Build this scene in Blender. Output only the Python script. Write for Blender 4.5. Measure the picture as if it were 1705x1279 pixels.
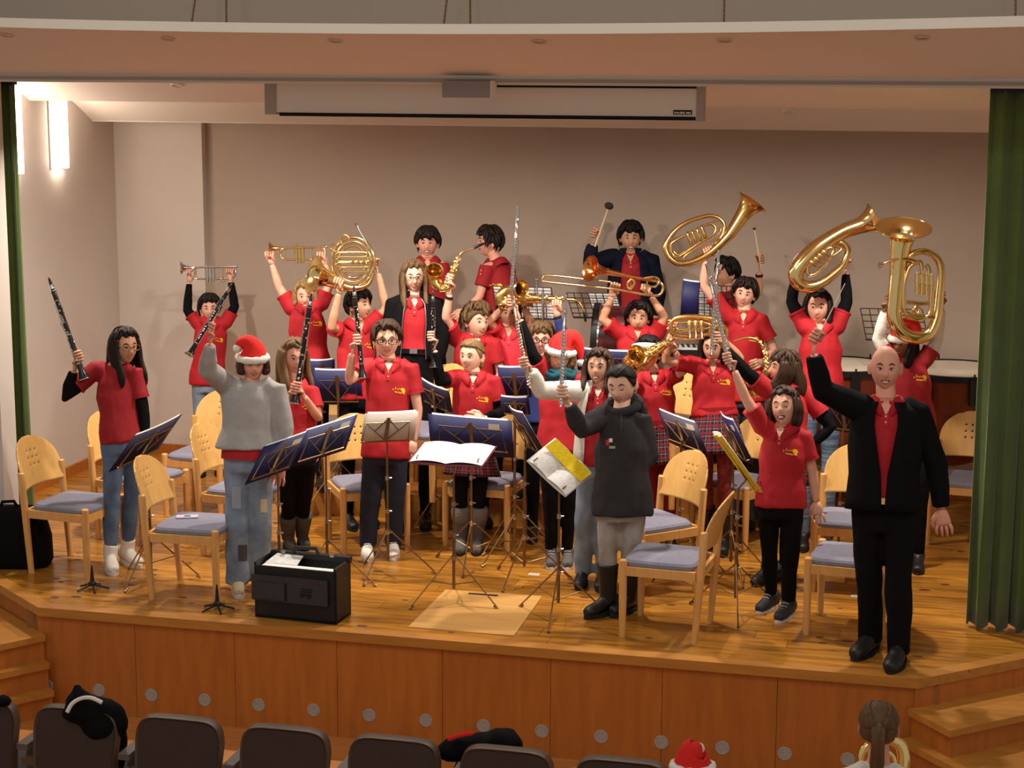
import bpy, bmesh, math, random
from mathutils import Vector, Matrix, noise
from mathutils.bvhtree import BVHTree
random.seed(7)
V = Vector
for o in list(bpy.data.objects): bpy.data.objects.remove(o)
scene = bpy.context.scene
col = scene.collection
# ------------------------------------------------------------------ camera
FPX, CH = 3000.0, 3.45
YAW, PITCH, ROLL = math.radians(13.7), math.radians(10.0), 0.0043
FW = V((-math.sin(YAW)*math.cos(PITCH), math.cos(YAW)*math.cos(PITCH), -math.sin(PITCH)))
_r0 = V((math.cos(YAW), math.sin(YAW), 0)); _u0 = _r0.cross(FW)
RT = _r0*math.cos(ROLL)+_u0*math.sin(ROLL); UP = _u0*math.cos(ROLL)-_r0*math.sin(ROLL)
CAM = V((0, 0, CH))
cd = bpy.data.cameras.new('camera'); cam = bpy.data.objects.new('camera', cd); col.objects.link(cam)
cd.sensor_fit = 'HORIZONTAL'; cd.sensor_width = 36; cd.lens = FPX/1705*36; cd.clip_start = .05; cd.clip_end = 100
m = Matrix((RT, UP, -FW)).transposed().to_4x4(); m.translation = CAM
cam.matrix_world = m; scene.camera = cam
# ------------------------------------------------------------------ world, lights, exposure
def lin(c):
    return tuple(((x/255)/12.92 if x/255 <= .04045 else ((x/255+.055)/1.055)**2.4) for x in c)
world = bpy.data.worlds.new('hall_dim'); scene.world = world; world.use_nodes = True
bg = world.node_tree.nodes['Background']; bg.inputs[0].default_value = (1.0, .95, .89, 1); bg.inputs[1].default_value = .37
vs = scene.view_settings
vs.view_transform = 'Standard'; vs.look = 'None'; vs.gamma = 1; vs.use_curve_mapping = False; vs.exposure = 0.0
def area(name, loc, to, size, power, color, shape='DISK', spread=180, sy=None):
    l = bpy.data.lights.new(name, 'AREA'); l.shape = shape; l.size = size
    if sy: l.size_y = sy
    l.energy = power; l.color = color; l.spread = math.radians(spread)
    o = bpy.data.objects.new(name, l); col.objects.link(o); o.location = loc
    o.rotation_euler = (V(to)-V(loc)).to_track_quat('-Z', 'Y').to_euler(); return o
WARM = (1.0, .93, .83)
def spot(name, loc, to, power, color, angle=70, blend=.8, r=.08):
    l = bpy.data.lights.new(name, 'SPOT'); l.energy = power; l.color = color; l.spot_size = math.radians(angle); l.spot_blend = blend; l.shadow_soft_size = r
    o = bpy.data.objects.new(name, l); col.objects.link(o); o.location = loc
    o.rotation_euler = (V(to)-V(loc)).to_track_quat('-Z', 'Y').to_euler(); return o
# stage spotlights on the hall ceiling bar, and the hall's dim ceiling lamps
for i, x in enumerate((-6.2, -4.4, -2.6, -.8, .9)):
    spot('stage_spotlight_%d' % i, (x*.9, 6.6, 5.6), (x*.88-.25, 12.0, .7), 78, WARM, 62, 1.0, .12)
for i, x in enumerate((-5.6, -3.9, -2.2, -.5)):
    area('stage_downlight_%d' % i, (x, 11.75, 3.2), (x, 12.25, 0), .12, 50, WARM, spread=150)
area('hall_ceiling_lamp', (-2.6, 4.5, 6.0), (-2.6, 6.5, 0), 4.0, 60, WARM, 'RECTANGLE', sy=2.0)

# ------------------------------------------------------------------ helpers
def P(x, y, D): return CAM + (FW + RT*((x-852.5)/FPX) - UP*((y-639.5)/FPX))*D
def ray(x, y): return FW + RT*((x-852.5)/FPX) - UP*((y-639.5)/FPX)
def G(x, y, z=0.0):
    d = ray(x, y); return CAM + d*((z-CH)/d.z)
def atY(x, y, Y):
    d = ray(x, y); return CAM + d*(Y/d.y)
def atX(x, y, X):
    d = ray(x, y); return CAM + d*(X/d.x)
FWH = V((-math.sin(YAW), math.cos(YAW), 0)); RTH = V((math.cos(YAW), math.sin(YAW), 0)); ZU = V((0, 0, 1))

class MB:
    def __init__(s): s.v = []; s.f = []
    def ring(s, c, a, b, n):
        i = len(s.v)
        for k in range(n):
            t = 2*math.pi*k/n; s.v.append(c+a*math.cos(t)+b*math.sin(t))
        return i
    def bridge(s, i, j, n):
        for k in range(n): s.f.append((i+k, i+(k+1) % n, j+(k+1) % n, j+k))
    def loft(s, secs, n=14, caps=True):
        """secs: list of (centre, vec_a, vec_b)"""
        idx = [s.ring(c, a, b, n) for c, a, b in secs]
        for i, j in zip(idx, idx[1:]): s.bridge(i, j, n)
        if caps:
            s.f.append(tuple(idx[0]+k for k in reversed(range(n)))); s.f.append(tuple(idx[-1]+k for k in range(n)))
    def tube(s, pts, rad, n=8, caps=True, side=None, flat=1.0):
        pts = [V(p) for p in pts]
        if not isinstance(rad, (list, tuple)): rad = [rad]*len(pts)
        secs = []; prev = None
        for i, p in enumerate(pts):
            t = (pts[min(i+1, len(pts)-1)]-pts[max(i-1, 0)])
            if t.length < 1e-9: t = V((0, 0, 1))
            t.normalize()
            if prev is None:
                ref = V(side) if side is not None else (V((0, 0, 1)) if abs(t.z) < .9 else V((1, 0, 0)))
                a = (ref - t*ref.dot(t)).normalized()
            else:
                a = prev - t*prev.dot(t)
                a = a.normalized() if a.length > 1e-6 else prev
            prev = a; b = t.cross(a)
            secs.append((p, a*rad[i], b*rad[i]*flat))
        s.loft(secs, n, caps)
    def box(s, c, ax, ay, az):
        """half vectors"""
        i = len(s.v); c = V(c)
        for x in (-1, 1):
            for y in (-1, 1):
                for z in (-1, 1): s.v.append(c+ax*x+ay*y+az*z)
        for q in ((0, 1, 3, 2), (4, 6, 7, 5), (0, 4, 5, 1), (2, 3, 7, 6), (0, 2, 6, 4), (1, 5, 7, 3)): s.f.append(tuple(i+k for k in q))
    def abox(s, x0, x1, y0, y1, z0, z1):
        s.box(((x0+x1)/2, (y0+y1)/2, (z0+z1)/2), V(((x1-x0)/2, 0, 0)), V((0, (y1-y0)/2, 0)), V((0, 0, (z1-z0)/2)))
    def ell(s, c, a, b, d, nu=12, nv=8):
        c = V(c); secs = []
        for j in range(nv+1):
            t = -math.pi/2+math.pi*j/nv; k = max(math.cos(t), .02)
            secs.append((c+d*math.sin(t), a*k, b*k))
        s.loft(secs, nu)
    def ball(s, c, r, nu=10, nv=7): s.ell(c, V((r, 0, 0)), V((0, r, 0)), V((0, 0, r)), nu, nv)
    def lathe(s, o, d, prof, n=20, caps=True, scale=1.0):
        d = V(d).normalized(); ref = V((0, 0, 1)) if abs(d.z) < .9 else V((1, 0, 0))
        a = (ref-d*ref.dot(d)).normalized(); b = d.cross(a)
        s.loft([(V(o)+d*t*scale, a*max(r, .0004)*scale, b*max(r, .0004)*scale) for t, r in prof], n, caps)
    def prism(s, poly, z0, z1):
        i = len(s.v); n = len(poly)
        for z in (z0, z1):
            for p in poly: s.v.append(V((p[0], p[1], z)))
        for k in range(n): s.f.append((i+k, i+(k+1) % n, i+n+(k+1) % n, i+n+k))
        s.f.append(tuple(i+k for k in reversed(range(n)))); s.f.append(tuple(i+n+k for k in range(n)))
    def slab(s, q, th):
        """quad of 4 points thickened along its normal"""
        q = [V(p) for p in q]; n = (q[1]-q[0]).cross(q[3]-q[0]).normalized()*th; i = len(s.v)
        s.v += q + [p+n for p in q]
        s.f += [(i+3, i+2, i+1, i), (i+4, i+5, i+6, i+7)]+[(i+k, i+(k+1) % 4, i+4+(k+1) % 4, i+4+k) for k in range(4)]

ORG = {}
def mesh_of(mb, org, smooth=True):
    me = bpy.data.meshes.new('m'); me.from_pydata([tuple(p-org) for p in mb.v], [], mb.f)
    bm = bmesh.new(); bm.from_mesh(me); bmesh.ops.recalc_face_normals(bm, faces=bm.faces); bm.to_mesh(me); bm.free()
    if smooth: me.shade_smooth()
    return me
def put(name, me, mat, parent=None, org=V((0, 0, 0))):
    o = bpy.data.objects.new(name, me); me.name = name; col.objects.link(o)
    if mat and not me.materials: me.materials.append(mat)
    if parent: o.parent = parent
    else: o.location = org
    ORG[o.name] = org
    return o
def auto(me, ang=35):
    try: me.set_sharp_from_angle(angle=math.radians(ang))
    except Exception: pass
def B(name, mb, mat, parent=None, org=None, smooth=True, ang=38):
    if org is None: org = ORG[parent.name] if parent else V((0, 0, 0))
    me = mesh_of(mb, org, smooth)
    if smooth and ang: auto(me, ang)
    return put(name, me, mat, parent, org)
def thing(name, label, cat, loc, group=None, rz=0):
    o = bpy.data.objects.new(name, None); col.objects.link(o); o.location = loc; o.rotation_euler = (0, 0, rz); o.empty_display_size = .1
    ORG[o.name] = V(loc); return tag(o, label, cat, group)
def tag(o, label, cat, group=None):
    o['label'] = label; o['category'] = cat
    if group: o['group'] = group
    return o
def struct(o): o['kind'] = 'structure'; return o
def copy_tree(o, parent=None):
    c = o.copy(); col.objects.link(c); c.parent = parent
    for ch in o.children: copy_tree(ch, c)
    return c
def fuse(mb, voxel, it=4, org=V((0, 0, 0)), disp=0, freq=9, seed=0):
    me = mesh_of(mb, org, True); ob = bpy.data.objects.new('t', me); col.objects.link(ob)
    r = ob.modifiers.new('r', 'REMESH'); r.mode = 'VOXEL'; r.voxel_size = voxel; r.use_smooth_shade = True
    if it:
        s = ob.modifiers.new('s', 'SMOOTH'); s.factor = .5; s.iterations = it
    dg = bpy.context.evaluated_depsgraph_get(); m2 = bpy.data.meshes.new_from_object(ob.evaluated_get(dg))
    bpy.data.objects.remove(ob); bpy.data.meshes.remove(me)
    if disp:
        off = V((seed*3.1, seed*1.7, seed*.9)); m2.update()
        nrm = [v.normal.copy() for v in m2.vertices]
        for v, n in zip(m2.vertices, nrm):
            q = v.co*freq+off; q.z *= .55
            d = noise.noise(q)*1.0 + noise.noise(q*2.3)*.45
            v.co += n*(d*disp)
    m2.shade_smooth()
    return m2
def cr(pts, n=6):
    """Catmull-Rom through points (Vectors of any dim as lists)"""
    out = []; L = len(pts)
    for i in range(L-1):
        p0, p1, p2, p3 = pts[max(i-1, 0)], pts[i], pts[i+1], pts[min(i+2, L-1)]
        for k in range(n):
            t = k/n
            out.append(tuple(.5*((2*b)+(-a+c)*t+(2*a-5*b+4*c-d)*t*t+(-a+3*b-3*c+d)*t**3) for a, b, c, d in zip(p0, p1, p2, p3)))
    out.append(tuple(pts[-1])); return out

# ------------------------------------------------------------------ materials
MATS = {}
def mat(name, rgb, rough=.6, metal=0.0, var=0.0, vscale=8, bump=0.0, bscale=60, emit=0, spec=.5, sheen=0, objvar=0.0, rgb2=None, coords='Object', stretch=None):
    if name in MATS: return MATS[name]
    m = bpy.data.materials.new(name); m.use_nodes = True; nt = m.node_tree; N = nt.nodes; L = nt.links
    b = N['Principled BSDF']; c = lin(rgb)+(1,)
    b.inputs['Base Color'].default_value = c; b.inputs['Roughness'].default_value = rough; b.inputs['Metallic'].default_value = metal
    b.inputs['Specular IOR Level'].default_value = spec
    if sheen: b.inputs['Sheen Weight'].default_value = sheen
    if emit: b.inputs['Emission Color'].default_value = c; b.inputs['Emission Strength'].default_value = emit
    if var or bump or objvar or rgb2:
        tc = N.new('ShaderNodeTexCoord') if coords != 'World' else N.new('ShaderNodeNewGeometry')
        out = tc.outputs['Position' if coords == 'World' else coords]
        if stretch:
            mp = N.new('ShaderNodeMapping'); mp.inputs['Scale'].default_value = stretch; L.new(out, mp.inputs[0]); out = mp.outputs[0]
        if var or rgb2 or objvar:
            nz = N.new('ShaderNodeTexNoise'); nz.inputs['Scale'].default_value = vscale; nz.inputs['Detail'].default_value = 5; L.new(out, nz.inputs['Vector'])
            mix = N.new('ShaderNodeMix'); mix.data_type = 'RGBA'
            c2 = lin(rgb2)+(1,) if rgb2 else tuple(x*(1-var) for x in c[:3])+(1,)
            rp = N.new('ShaderNodeValToRGB'); rp.color_ramp.elements[0].position = .35; rp.color_ramp.elements[1].position = .68
            L.new(nz.outputs[0], rp.inputs[0]); L.new(rp.outputs[0], mix.inputs['Factor']); mix.inputs['A'].default_value = c; mix.inputs['B'].default_value = c2
            res = mix.outputs['Result']
            if objvar:
                oi = N.new('ShaderNodeObjectInfo'); mr = N.new('ShaderNodeMapRange'); mr.inputs['To Min'].default_value = 1-objvar; mr.inputs['To Max'].default_value = 1+objvar
                L.new(oi.outputs['Random'], mr.inputs['Value'])
                hs = N.new('ShaderNodeHueSaturation'); L.new(mr.outputs[0], hs.inputs['Value']); L.new(res, hs.inputs['Color']); res = hs.outputs[0]
            L.new(res, b.inputs['Base Color'])
        if bump:
            n2 = N.new('ShaderNodeTexNoise'); n2.inputs['Scale'].default_value = bscale; n2.inputs['Detail'].default_value = 4; L.new(out, n2.inputs['Vector'])
            bp = N.new('ShaderNodeBump'); bp.inputs['Strength'].default_value = bump; bp.inputs['Distance'].default_value = .01; L.new(n2.outputs[0], bp.inputs['Height']); L.new(bp.outputs[0], b.inputs['Normal'])
    MATS[name] = m; return m
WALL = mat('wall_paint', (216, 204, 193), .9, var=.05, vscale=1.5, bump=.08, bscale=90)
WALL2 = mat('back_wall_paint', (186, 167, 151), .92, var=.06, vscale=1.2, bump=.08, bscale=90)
CEILM = mat('ceiling_paint', (232, 218, 206), .9)
TRIMM = mat('white_trim', (228, 220, 205), .7)
PARQ = mat('stage_plank_wood', (190, 130, 50), .24, var=.35, vscale=2.2, rgb2=(142, 88, 26), objvar=.16, coords='World', stretch=(1.2, 9, 9), bump=.05, bscale=20)
FASC = mat('fascia_veneer', (188, 110, 38), .5, var=.2, vscale=3, rgb2=(172, 98, 32), objvar=.07, coords='World', stretch=(6, 6, .7))
NOSE = mat('nosing_wood', (190, 126, 50), .42, var=.2, vscale=3, coords='World', stretch=(1, 8, 8))
KNOT = mat('knot_wood', (96, 48, 18), .5)
TRAPM = mat('trapdoor_wood', (206, 154, 84), .42, var=.15, vscale=3, coords='World', stretch=(1, 6, 6))
BEECH = mat('beech_wood', (226, 168, 96), .38, var=.14, vscale=4, stretch=(8, 8, 1.5))
PLY = mat('beech_plywood', (232, 180, 104), .34, var=.12, vscale=3, stretch=(6, 6, 1.2))
CUSH = mat('grey_blue_upholstery', (132, 130, 146), .9, var=.12, vscale=40, bump=.2, bscale=300)
REDP = mat('red_pique', (180, 12, 26), .78, var=.12, vscale=14, bump=.12, bscale=160)
REDD = mat('deep_red_cloth', (154, 9, 21), .8, var=.12, vscale=14, bump=.12, bscale=160)
REDLIT = mat('lit_red_pique', (218, 40, 56), .78, var=.1, vscale=14, bump=.12, bscale=160)  # red polo cloth with the light falling on it put into the colour
BLACKC = mat('black_cloth', (15, 14, 16), .9, spec=.12, bump=.15, bscale=120)
NAVYC = mat('navy_cloth', (18, 22, 38), .9, spec=.12, bump=.15, bscale=120)
CHARC = mat('charcoal_fleece', (54, 52, 54), .95, spec=.15, var=.15, vscale=20, bump=.25, bscale=180)
GREYC = mat('grey_sweat', (168, 164, 160), .9, var=.1, vscale=20, bump=.2, bscale=150)
WHITEC = mat('white_fleece', (224, 216, 204), .95, var=.08, vscale=25, bump=.4, bscale=110)
BLUEC = mat('blue_sweat', (28, 40, 96), .88, bump=.2, bscale=120)
TEALC = mat('teal_scarf', (12, 74, 84), .92, bump=.4, bscale=90)
DENIM = mat('blue_denim', (72, 92, 120), .85, var=.3, vscale=9, rgb2=(100, 120, 146), bump=.2, bscale=200)
DENIML = mat('light_denim', (146, 160, 176), .85, rgb2=(108, 126, 150), vscale=8, bump=.2, bscale=200)
DENIMG = mat('grey_denim', (170, 164, 156), .85, rgb2=(140, 134, 128), vscale=8, bump=.2, bscale=200)
SANTA = mat('santa_red_felt', (222, 34, 28), .95, bump=.3, bscale=150)
FUR = mat('white_plush', (246, 240, 228), 1.0, bump=.9, bscale=140)
SHOEW = mat('white_leather', (228, 220, 206), .55)
SHOEB = mat('black_leather', (20, 18, 18), .5)
SHOEG = mat('grey_suede', (84, 79, 76), .85, bump=.2, bscale=100)
SOLE = mat('pale_rubber', (210, 206, 200), .7)
SOLEB = mat('black_rubber', (22, 22, 22), .8)
BRASS = mat('polished_brass', (246, 214, 146), .14, 1.0)
BRASSD = mat('gold_lacquer', (236, 194, 116), .2, 1.0)
COPPERB = mat('red_brass', (222, 150, 88), .18, 1.0)
SILV = mat('silver_plate', (214, 212, 208), .13, 1.0)
CLARB = mat('black_grenadilla', (16, 14, 14), .28)
WIRE = mat('bronzed_wire', (140, 108, 72), .35, .8)
CHROME = mat('chrome', (205, 200, 195), .25, 1.0)
BLKMET = mat('black_metal', (24, 24, 26), .45, .3)
BLUEF = mat('blue_folder', (20, 22, 76), .6)
PURPF = mat('backlit_violet_folder', (36, 20, 50), .6)  # violet tone carries the shade of a backlit folder in its colour
MAROON = mat('maroon_folder', (110, 28, 36), .5)
PAPER = mat('paper', (246, 242, 236), .8)
YELLOWP = mat('yellow_paper', (240, 206, 34), .8)
GREENV = mat('green_velvet', (84, 106, 40), .95, var=.25, vscale=3, sheen=.4)
SEATB = mat('seat_back_shell', (58, 40, 34), .6, var=.1)
SEATR = mat('seat_rim', (88, 68, 54), .45)
BLKPL = mat('black_vinyl', (18, 18, 20), .5, bump=.1, bscale=150)
GREYPL = mat('grey_plastic', (168, 158, 150), .6)
DARKPL = mat('dark_grey_plastic', (60, 56, 54), .6)
BLACKM = mat('matt_black', (8, 8, 8), .9)
LOGOY = mat('yellow_print', (244, 186, 22), .7)
EYEW = mat('eye_white', (230, 224, 218), .4)
EYED = mat('eye_dark', (34, 22, 16), .3)
LIP = mat('lips', (176, 84, 76), .6)
TEETH = mat('teeth', (240, 232, 220), .4)
MOUTHD = mat('mouth_inside', (80, 22, 20), .7)
GLASSF = mat('spectacle_frame_black', (14, 13, 14), .35)
GLASSG = mat('spectacle_frame_thin', (150, 110, 80), .3, .8)
SKINS = {k: mat('skin_'+k, c, .55, var=.06, vscale=30, spec=.35) for k, c in dict(fair=(228, 172, 144), tan=(206, 150, 118), rosy=(226, 160, 134), pale=(232, 184, 158), deep=(150, 98, 70)).items()}
HAIRS = {k: mat('hair_'+k, tuple(q*.82 for q in c), .55, spec=.22, var=.35, vscale=60, stretch=(1, 1, .12)) for k, c in dict(black=(24, 18, 17), dark=(44, 30, 24), brown=(82, 56, 38), light=(134, 98, 62), blond=(176, 138, 88), ombre=(92, 66, 46)).items()}
def lamp_mat(name, rgb, s):
    return mat(name, rgb, .5, emit=s)
# ------------------------------------------------------------------ the setting
FLZ = -.69
EDGE = [(-7.3, 11.0), (-6.7, 11.02), (-5.607, 10.14), (-.07, 10.14), (.95, 11.05), (1.6, 11.05)]
mb = MB(); mb.prism([(-7.3, 14.95)]+[(x, y+.014) for x, y in EDGE]+[(1.6, 14.95)], -.06, -.016)
floor = struct(B('floor', mb, mat('dark_underfloor', (150, 96, 42), .6), smooth=False))
# planks, each its own piece; clipped to the stage outline
def xspan(y):
    l = -7.3 if y > 11.02 else -6.7+(11.02-y)/(11.02-10.14)*(6.7-5.607)
    r = 1.6 if y > 11.05 else .95-(11.05-y)/(11.05-10.14)*1.02
    return l, r
mb = MB(); mb.abox(-.5, .5, -.5, .5, -.016, 0); plankm = mesh_of(mb, V(), False); plankm.materials.append(PARQ)
PW = .148; y = 10.24; row = 0
while y < 14.95:
    l, r = xspan(y+.01); x = l; w = PW-.003; first = True
    while x < r-.02:
        ln = random.uniform(1.7, 3.4) if not first else random.uniform(.8, 3.0)
        first = False
        e = min(x+ln, r)
        if r-e < .35: e = r
        o = bpy.data.objects.new('plank', plankm); col.objects.link(o); o.parent = floor
        o.location = ((x+e)/2, y+PW/2, 0); o.scale = (e-x-.003, w, 1); x = e
    y += PW; row += 1
# knots
mb = MB()
for k in range(240):
    y = random.uniform(10.3, 14.0); l, r = xspan(y); x = random.uniform(l+.1, r-.1); a = random.uniform(.006, .024)
    mb.ell(V((x, y, .0005)), V((a*1.7, 0, 0)), V((0, a, 0)), V((0, 0, .0006)), 8, 4)
kn = B('wood_knot', mb, KNOT, floor, V()); kn['kind'] = 'stuff'
# nosing along the edge
def strip(pts, w, z0, z1, name, mat_, parent=None):
    for i, (a, b) in enumerate(zip(pts, pts[1:])):
        a = V((a[0], a[1], 0)); b = V((b[0], b[1], 0)); d = (b-a).normalized(); n = V((-d.y, d.x, 0))
        mb = MB(); q = [a, b, b+n*w, a+n*w]; mb.prism([(p.x, p.y) for p in q], z0, z1)
        o = B(name, mb, mat_, parent, smooth=False)
        if not parent: struct(o)
strip(EDGE[2:4], .1, -.055, .004, 'nosing', NOSE, floor); strip(EDGE[1:3], .1, -.054, .0025, 'nosing', NOSE, floor); strip(EDGE[3:5], .1, -.054, .0025, 'nosing', NOSE, floor)
# fascia below the stage edge, in panels
mb = MB(); mb.abox(-5.75, .05, 10.24, 10.3, FLZ, -.06); fascia = struct(B('wall_stage_front', mb, mat('dark_underfloor', (150, 96, 42), .6), smooth=False))
xs = [-5.63, -4.95, -4.27, -3.59, -2.91, -2.23, -1.55, -.87, -.09]
for a, b in zip(xs, xs[1:]):
    mb = MB(); mb.abox(a+.0015, b-.0015, 10.165, 10.24, FLZ, -.055); B('panel', mb, FASC, fascia, smooth=False)
VENT = mat('vent_grille', (178, 168, 158), .7, var=.3, vscale=200)
for k in range(16):
    x = -5.581+k*.3665
    if x > -.15: break
    mb = MB(); mb.lathe((x, 10.166, -.528), (0, -1, 0), [(0, .043), (.004, .043), (.006, .036), (.004, .034), (.004, .004)], 16)
    B('vent', mb, VENT, fascia)
# diagonal end faces and flights of steps on both sides
def steps(S, T, n_out, lab):
    """S,T ends of stage diagonal edge"""
    S = V((S[0], S[1], 0)); T = V((T[0], T[1], 0)); d = (T-S).normalized(); n = V(n_out).normalized()
    root = struct(bpy.data.objects.new('trim_'+lab, None)); col.objects.link(root); ORG[root.name] = V()
    mb = MB(); mb.slab([S+n*-.03+ZU*FLZ, T+n*-.03+ZU*FLZ, T+n*-.03+ZU*-.055, S+n*-.03+ZU*-.055], .02); B('panel', mb, FASC, root, V(), False)
    for k in range(1, 4):
        z = -.1725*k; off = .36*k; ext = .05*k
        a = S+n*(off-.36-.0)-d*ext; b = T+n*(off-.36); c = T+n*off; e = S+n*off-d*(ext+.02)
        a2 = S-d*ext-n*.02; 
        mb = MB(); mb.prism([(p.x, p.y) for p in (S-n*.02-d*ext, T-n*.02, c, e)], z-.04, z); B('tread', mb, NOSE, root, V(), False)
        mb = MB(); i = n*.025; mb.prism([(p.x, p.y) for p in (S-n*.02-d*(ext-.03), T-n*.02, c-i, e-i+d*.03)], FLZ, z-.04); B('riser', mb, FASC, root, V(), False)
steps(EDGE[3], EDGE[4], (.66, -.75, 0), '1')
steps(EDGE[2], EDGE[1], (-.63, -.78, 0), '2')
# hall floor
mb = MB(); mb.abox(-12, 7, -6, 10.3, FLZ-.1, FLZ); struct(B('floor_hall', mb, mat('hall_parquet', (196, 126, 62), .45, var=.2, vscale=3, coords='World', stretch=(1, 8, 1)), smooth=False))
# risers for the rear rows
mb = MB(); mb.abox(-4.9, -2.4, 12.95, 14.7, 0.001, .2); o = struct(B('floor_riser_low', mb, NOSE, smooth=False))
mb = MB(); mb.abox(-4.3, -.85, 13.5, 14.7, .002, .35); o = struct(B('floor_riser_high', mb, NOSE, smooth=False))
# walls
mb = MB(); mb.abox(-7.4, -7.2, 11.2, 14.9, -.05, 4.2); struct(B('wall_left', mb, WALL, smooth=False))
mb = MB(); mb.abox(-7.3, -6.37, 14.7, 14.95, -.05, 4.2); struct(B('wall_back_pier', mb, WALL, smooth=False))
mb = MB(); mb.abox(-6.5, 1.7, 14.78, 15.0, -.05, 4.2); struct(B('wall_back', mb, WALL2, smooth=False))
mb = MB(); mb.abox(1.5, 1.7, 11.2, 14.9, -.05, 4.2); struct(B('wall_right', mb, WALL, smooth=False))
mb = MB(); mb.abox(-7.2, -7.17, 11.4, 14.7, 0, .09); struct(B('baseboard_left', mb, FASC, smooth=False))
mb = MB(); mb.abox(-7.17, -6.35, 14.67, 14.7, 0, .09); struct(B('baseboard_back', mb, FASC, smooth=False))
mb = MB(); mb.abox(-6.37, 1.5, 14.75, 14.78, 0, .09); struct(B('baseboard_rear', mb, FASC, smooth=False))
# saw-tooth stage ceiling
def ceil(pts, name):
    mb = MB(); (y0, z0), (y1, z1) = pts
    mb.slab([V((-7.4, y0, z0)), V((1.7, y0, z0)), V((1.7, y1, z1)), V((-7.4, y1, z1))], .04); return struct(B(name, mb, CEILM, smooth=False))
ceil([(11.3, 3.62), (12.35, 3.60)], 'ceiling_front')
ceil([(12.3, 3.625), (13.224, 3.165)], 'ceiling_tilted_panel')
ceil([(13.2, 3.52), (14.32, 2.968)], 'ceiling_rear_panel')
ceil([(14.3, 2.972), (14.8, 2.972)], 'ceiling_rear')
# recessed stage lamps in the ceiling panels
for i, (px, py, YY) in enumerate(((295, 143, 12.95), (1313, 188, 13.9), (1456, 155, 13.05))):
    c = atY(px, py, YY); z = None
    mb = MB(); mb.lathe(c+V((0, .02, .05)), (0, -.35, -1), [(0, .05), (.05, .05), (.055, .042), (.03, .04), (.03, .002)], 16)
    tag(B('ceiling_lamp', mb, mat('lamp_white', (235, 225, 215), .4)), ['small recessed lamp in stage ceiling near the wall lamps', 'small white lamp in rear ceiling panel right of the screen case', 'small white lamp in ceiling beside the green curtain'][i], 'lamp', 'stage ceiling lamps')
# wall lamps: half cylinders
for i, (px, y0, y1, w) in enumerate(((98, 168, 280, .11), (20, 145, 290, .11))):
    a = atX(px, y0, -7.16); b = atX(px, y1, -7.16)
    t = thing('wall_lamp', ['glowing white half-round wall lamp nearest the back wall', 'glowing white half-round wall lamp half hidden by the left curtain'][i], 'lamp', V((-7.2, a.y, b.z)), 'white wall lamps on the left wall')
    mb = MB(); secs = []
    n = 12; prof = [(math.cos(q*math.pi/n), math.sin(q*math.pi/n)) for q in range(n+1)]
    for z in (b.z, a.z):
        for (cx, sx) in prof: mb.v.append(V((-7.195+sx*.09, a.y+cx*w, z)))
    for q in range(n): mb.f.append((q, q+1, n+2+q, n+1+q))
    mb.f.append(tuple(range(n+1))); mb.f.append(tuple(range(n+1, 2*n+2)))
    B('lamp_shade', mb, lamp_mat('lamp_glow', (255, 240, 222), 14), t)
    mb = MB(); mb.abox(-7.2, -7.19, a.y-w-.01, a.y+w+.01, b.z-.01, a.z+.01); B('back_plate', mb, GREYPL, t, smooth=False)
# proscenium: beam, header wall, pilasters
mb = MB(); mb.abox(-12, 6, 11.0, 11.3, 3.335, 3.39); struct(B('trim_proscenium_beam', mb, TRIMM, smooth=False))
mb = MB(); mb.abox(-12, 6, 10.985, 11.0, 3.352, 3.372); struct(B('trim_curtain_rail', mb, GREYPL, smooth=False))
mb = MB(); mb.abox(-12, 6, 11.1, 11.3, 3.39, 7.0); struct(B('wall_header', mb, mat('header_paint', (170, 156, 142), .9), smooth=False))
mb = MB(); mb.abox(-12, -6.39, 11.15, 11.35, FLZ, 3.335); struct(B('wall_pilaster_left', mb, WALL, smooth=False))
mb = MB(); mb.abox(.56, 6, 11.05, 11.3, FLZ, 3.335); struct(B('wall_pilaster_right', mb, WALL, smooth=False))
# hanging acoustic panel: gently bowed front edge
root = thing('ceiling_sail', 'long pale acoustic panel hung across the top of the stage', 'acoustic panel', V((-2.6, 10.0, 3.6)))
mb = MB(); mf = MB(); N = 24; X0, X1 = -9.0, 3.5
def sag(x): u = (x+2.6)/3.0; return .045*min(u*u, 4.0)
for k in range(N):
    xa = X0+(X1-X0)*k/N; xb = X0+(X1-X0)*(k+1)/N
    za, zb = sag(xa)*.9, sag(xb)*.9
    q = [V((xa, 10, 3.628+za)), V((xb, 10, 3.628+zb)), V((xb, 10.985, 3.392)), V((xa, 10.985, 3.392))]
    mb.slab(q, .03)
    mf.slab([V((xa, 9.985, 3.628+za)), V((xb, 9.985, 3.628+zb)), V((xb, 9.985, 3.684+zb)), V((xa, 9.985, 3.684+za))], -.02)
B('panel_face', mb, CEILM, root, smooth=False); B('front_edge', mf, TRIMM, root, smooth=False)
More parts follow.
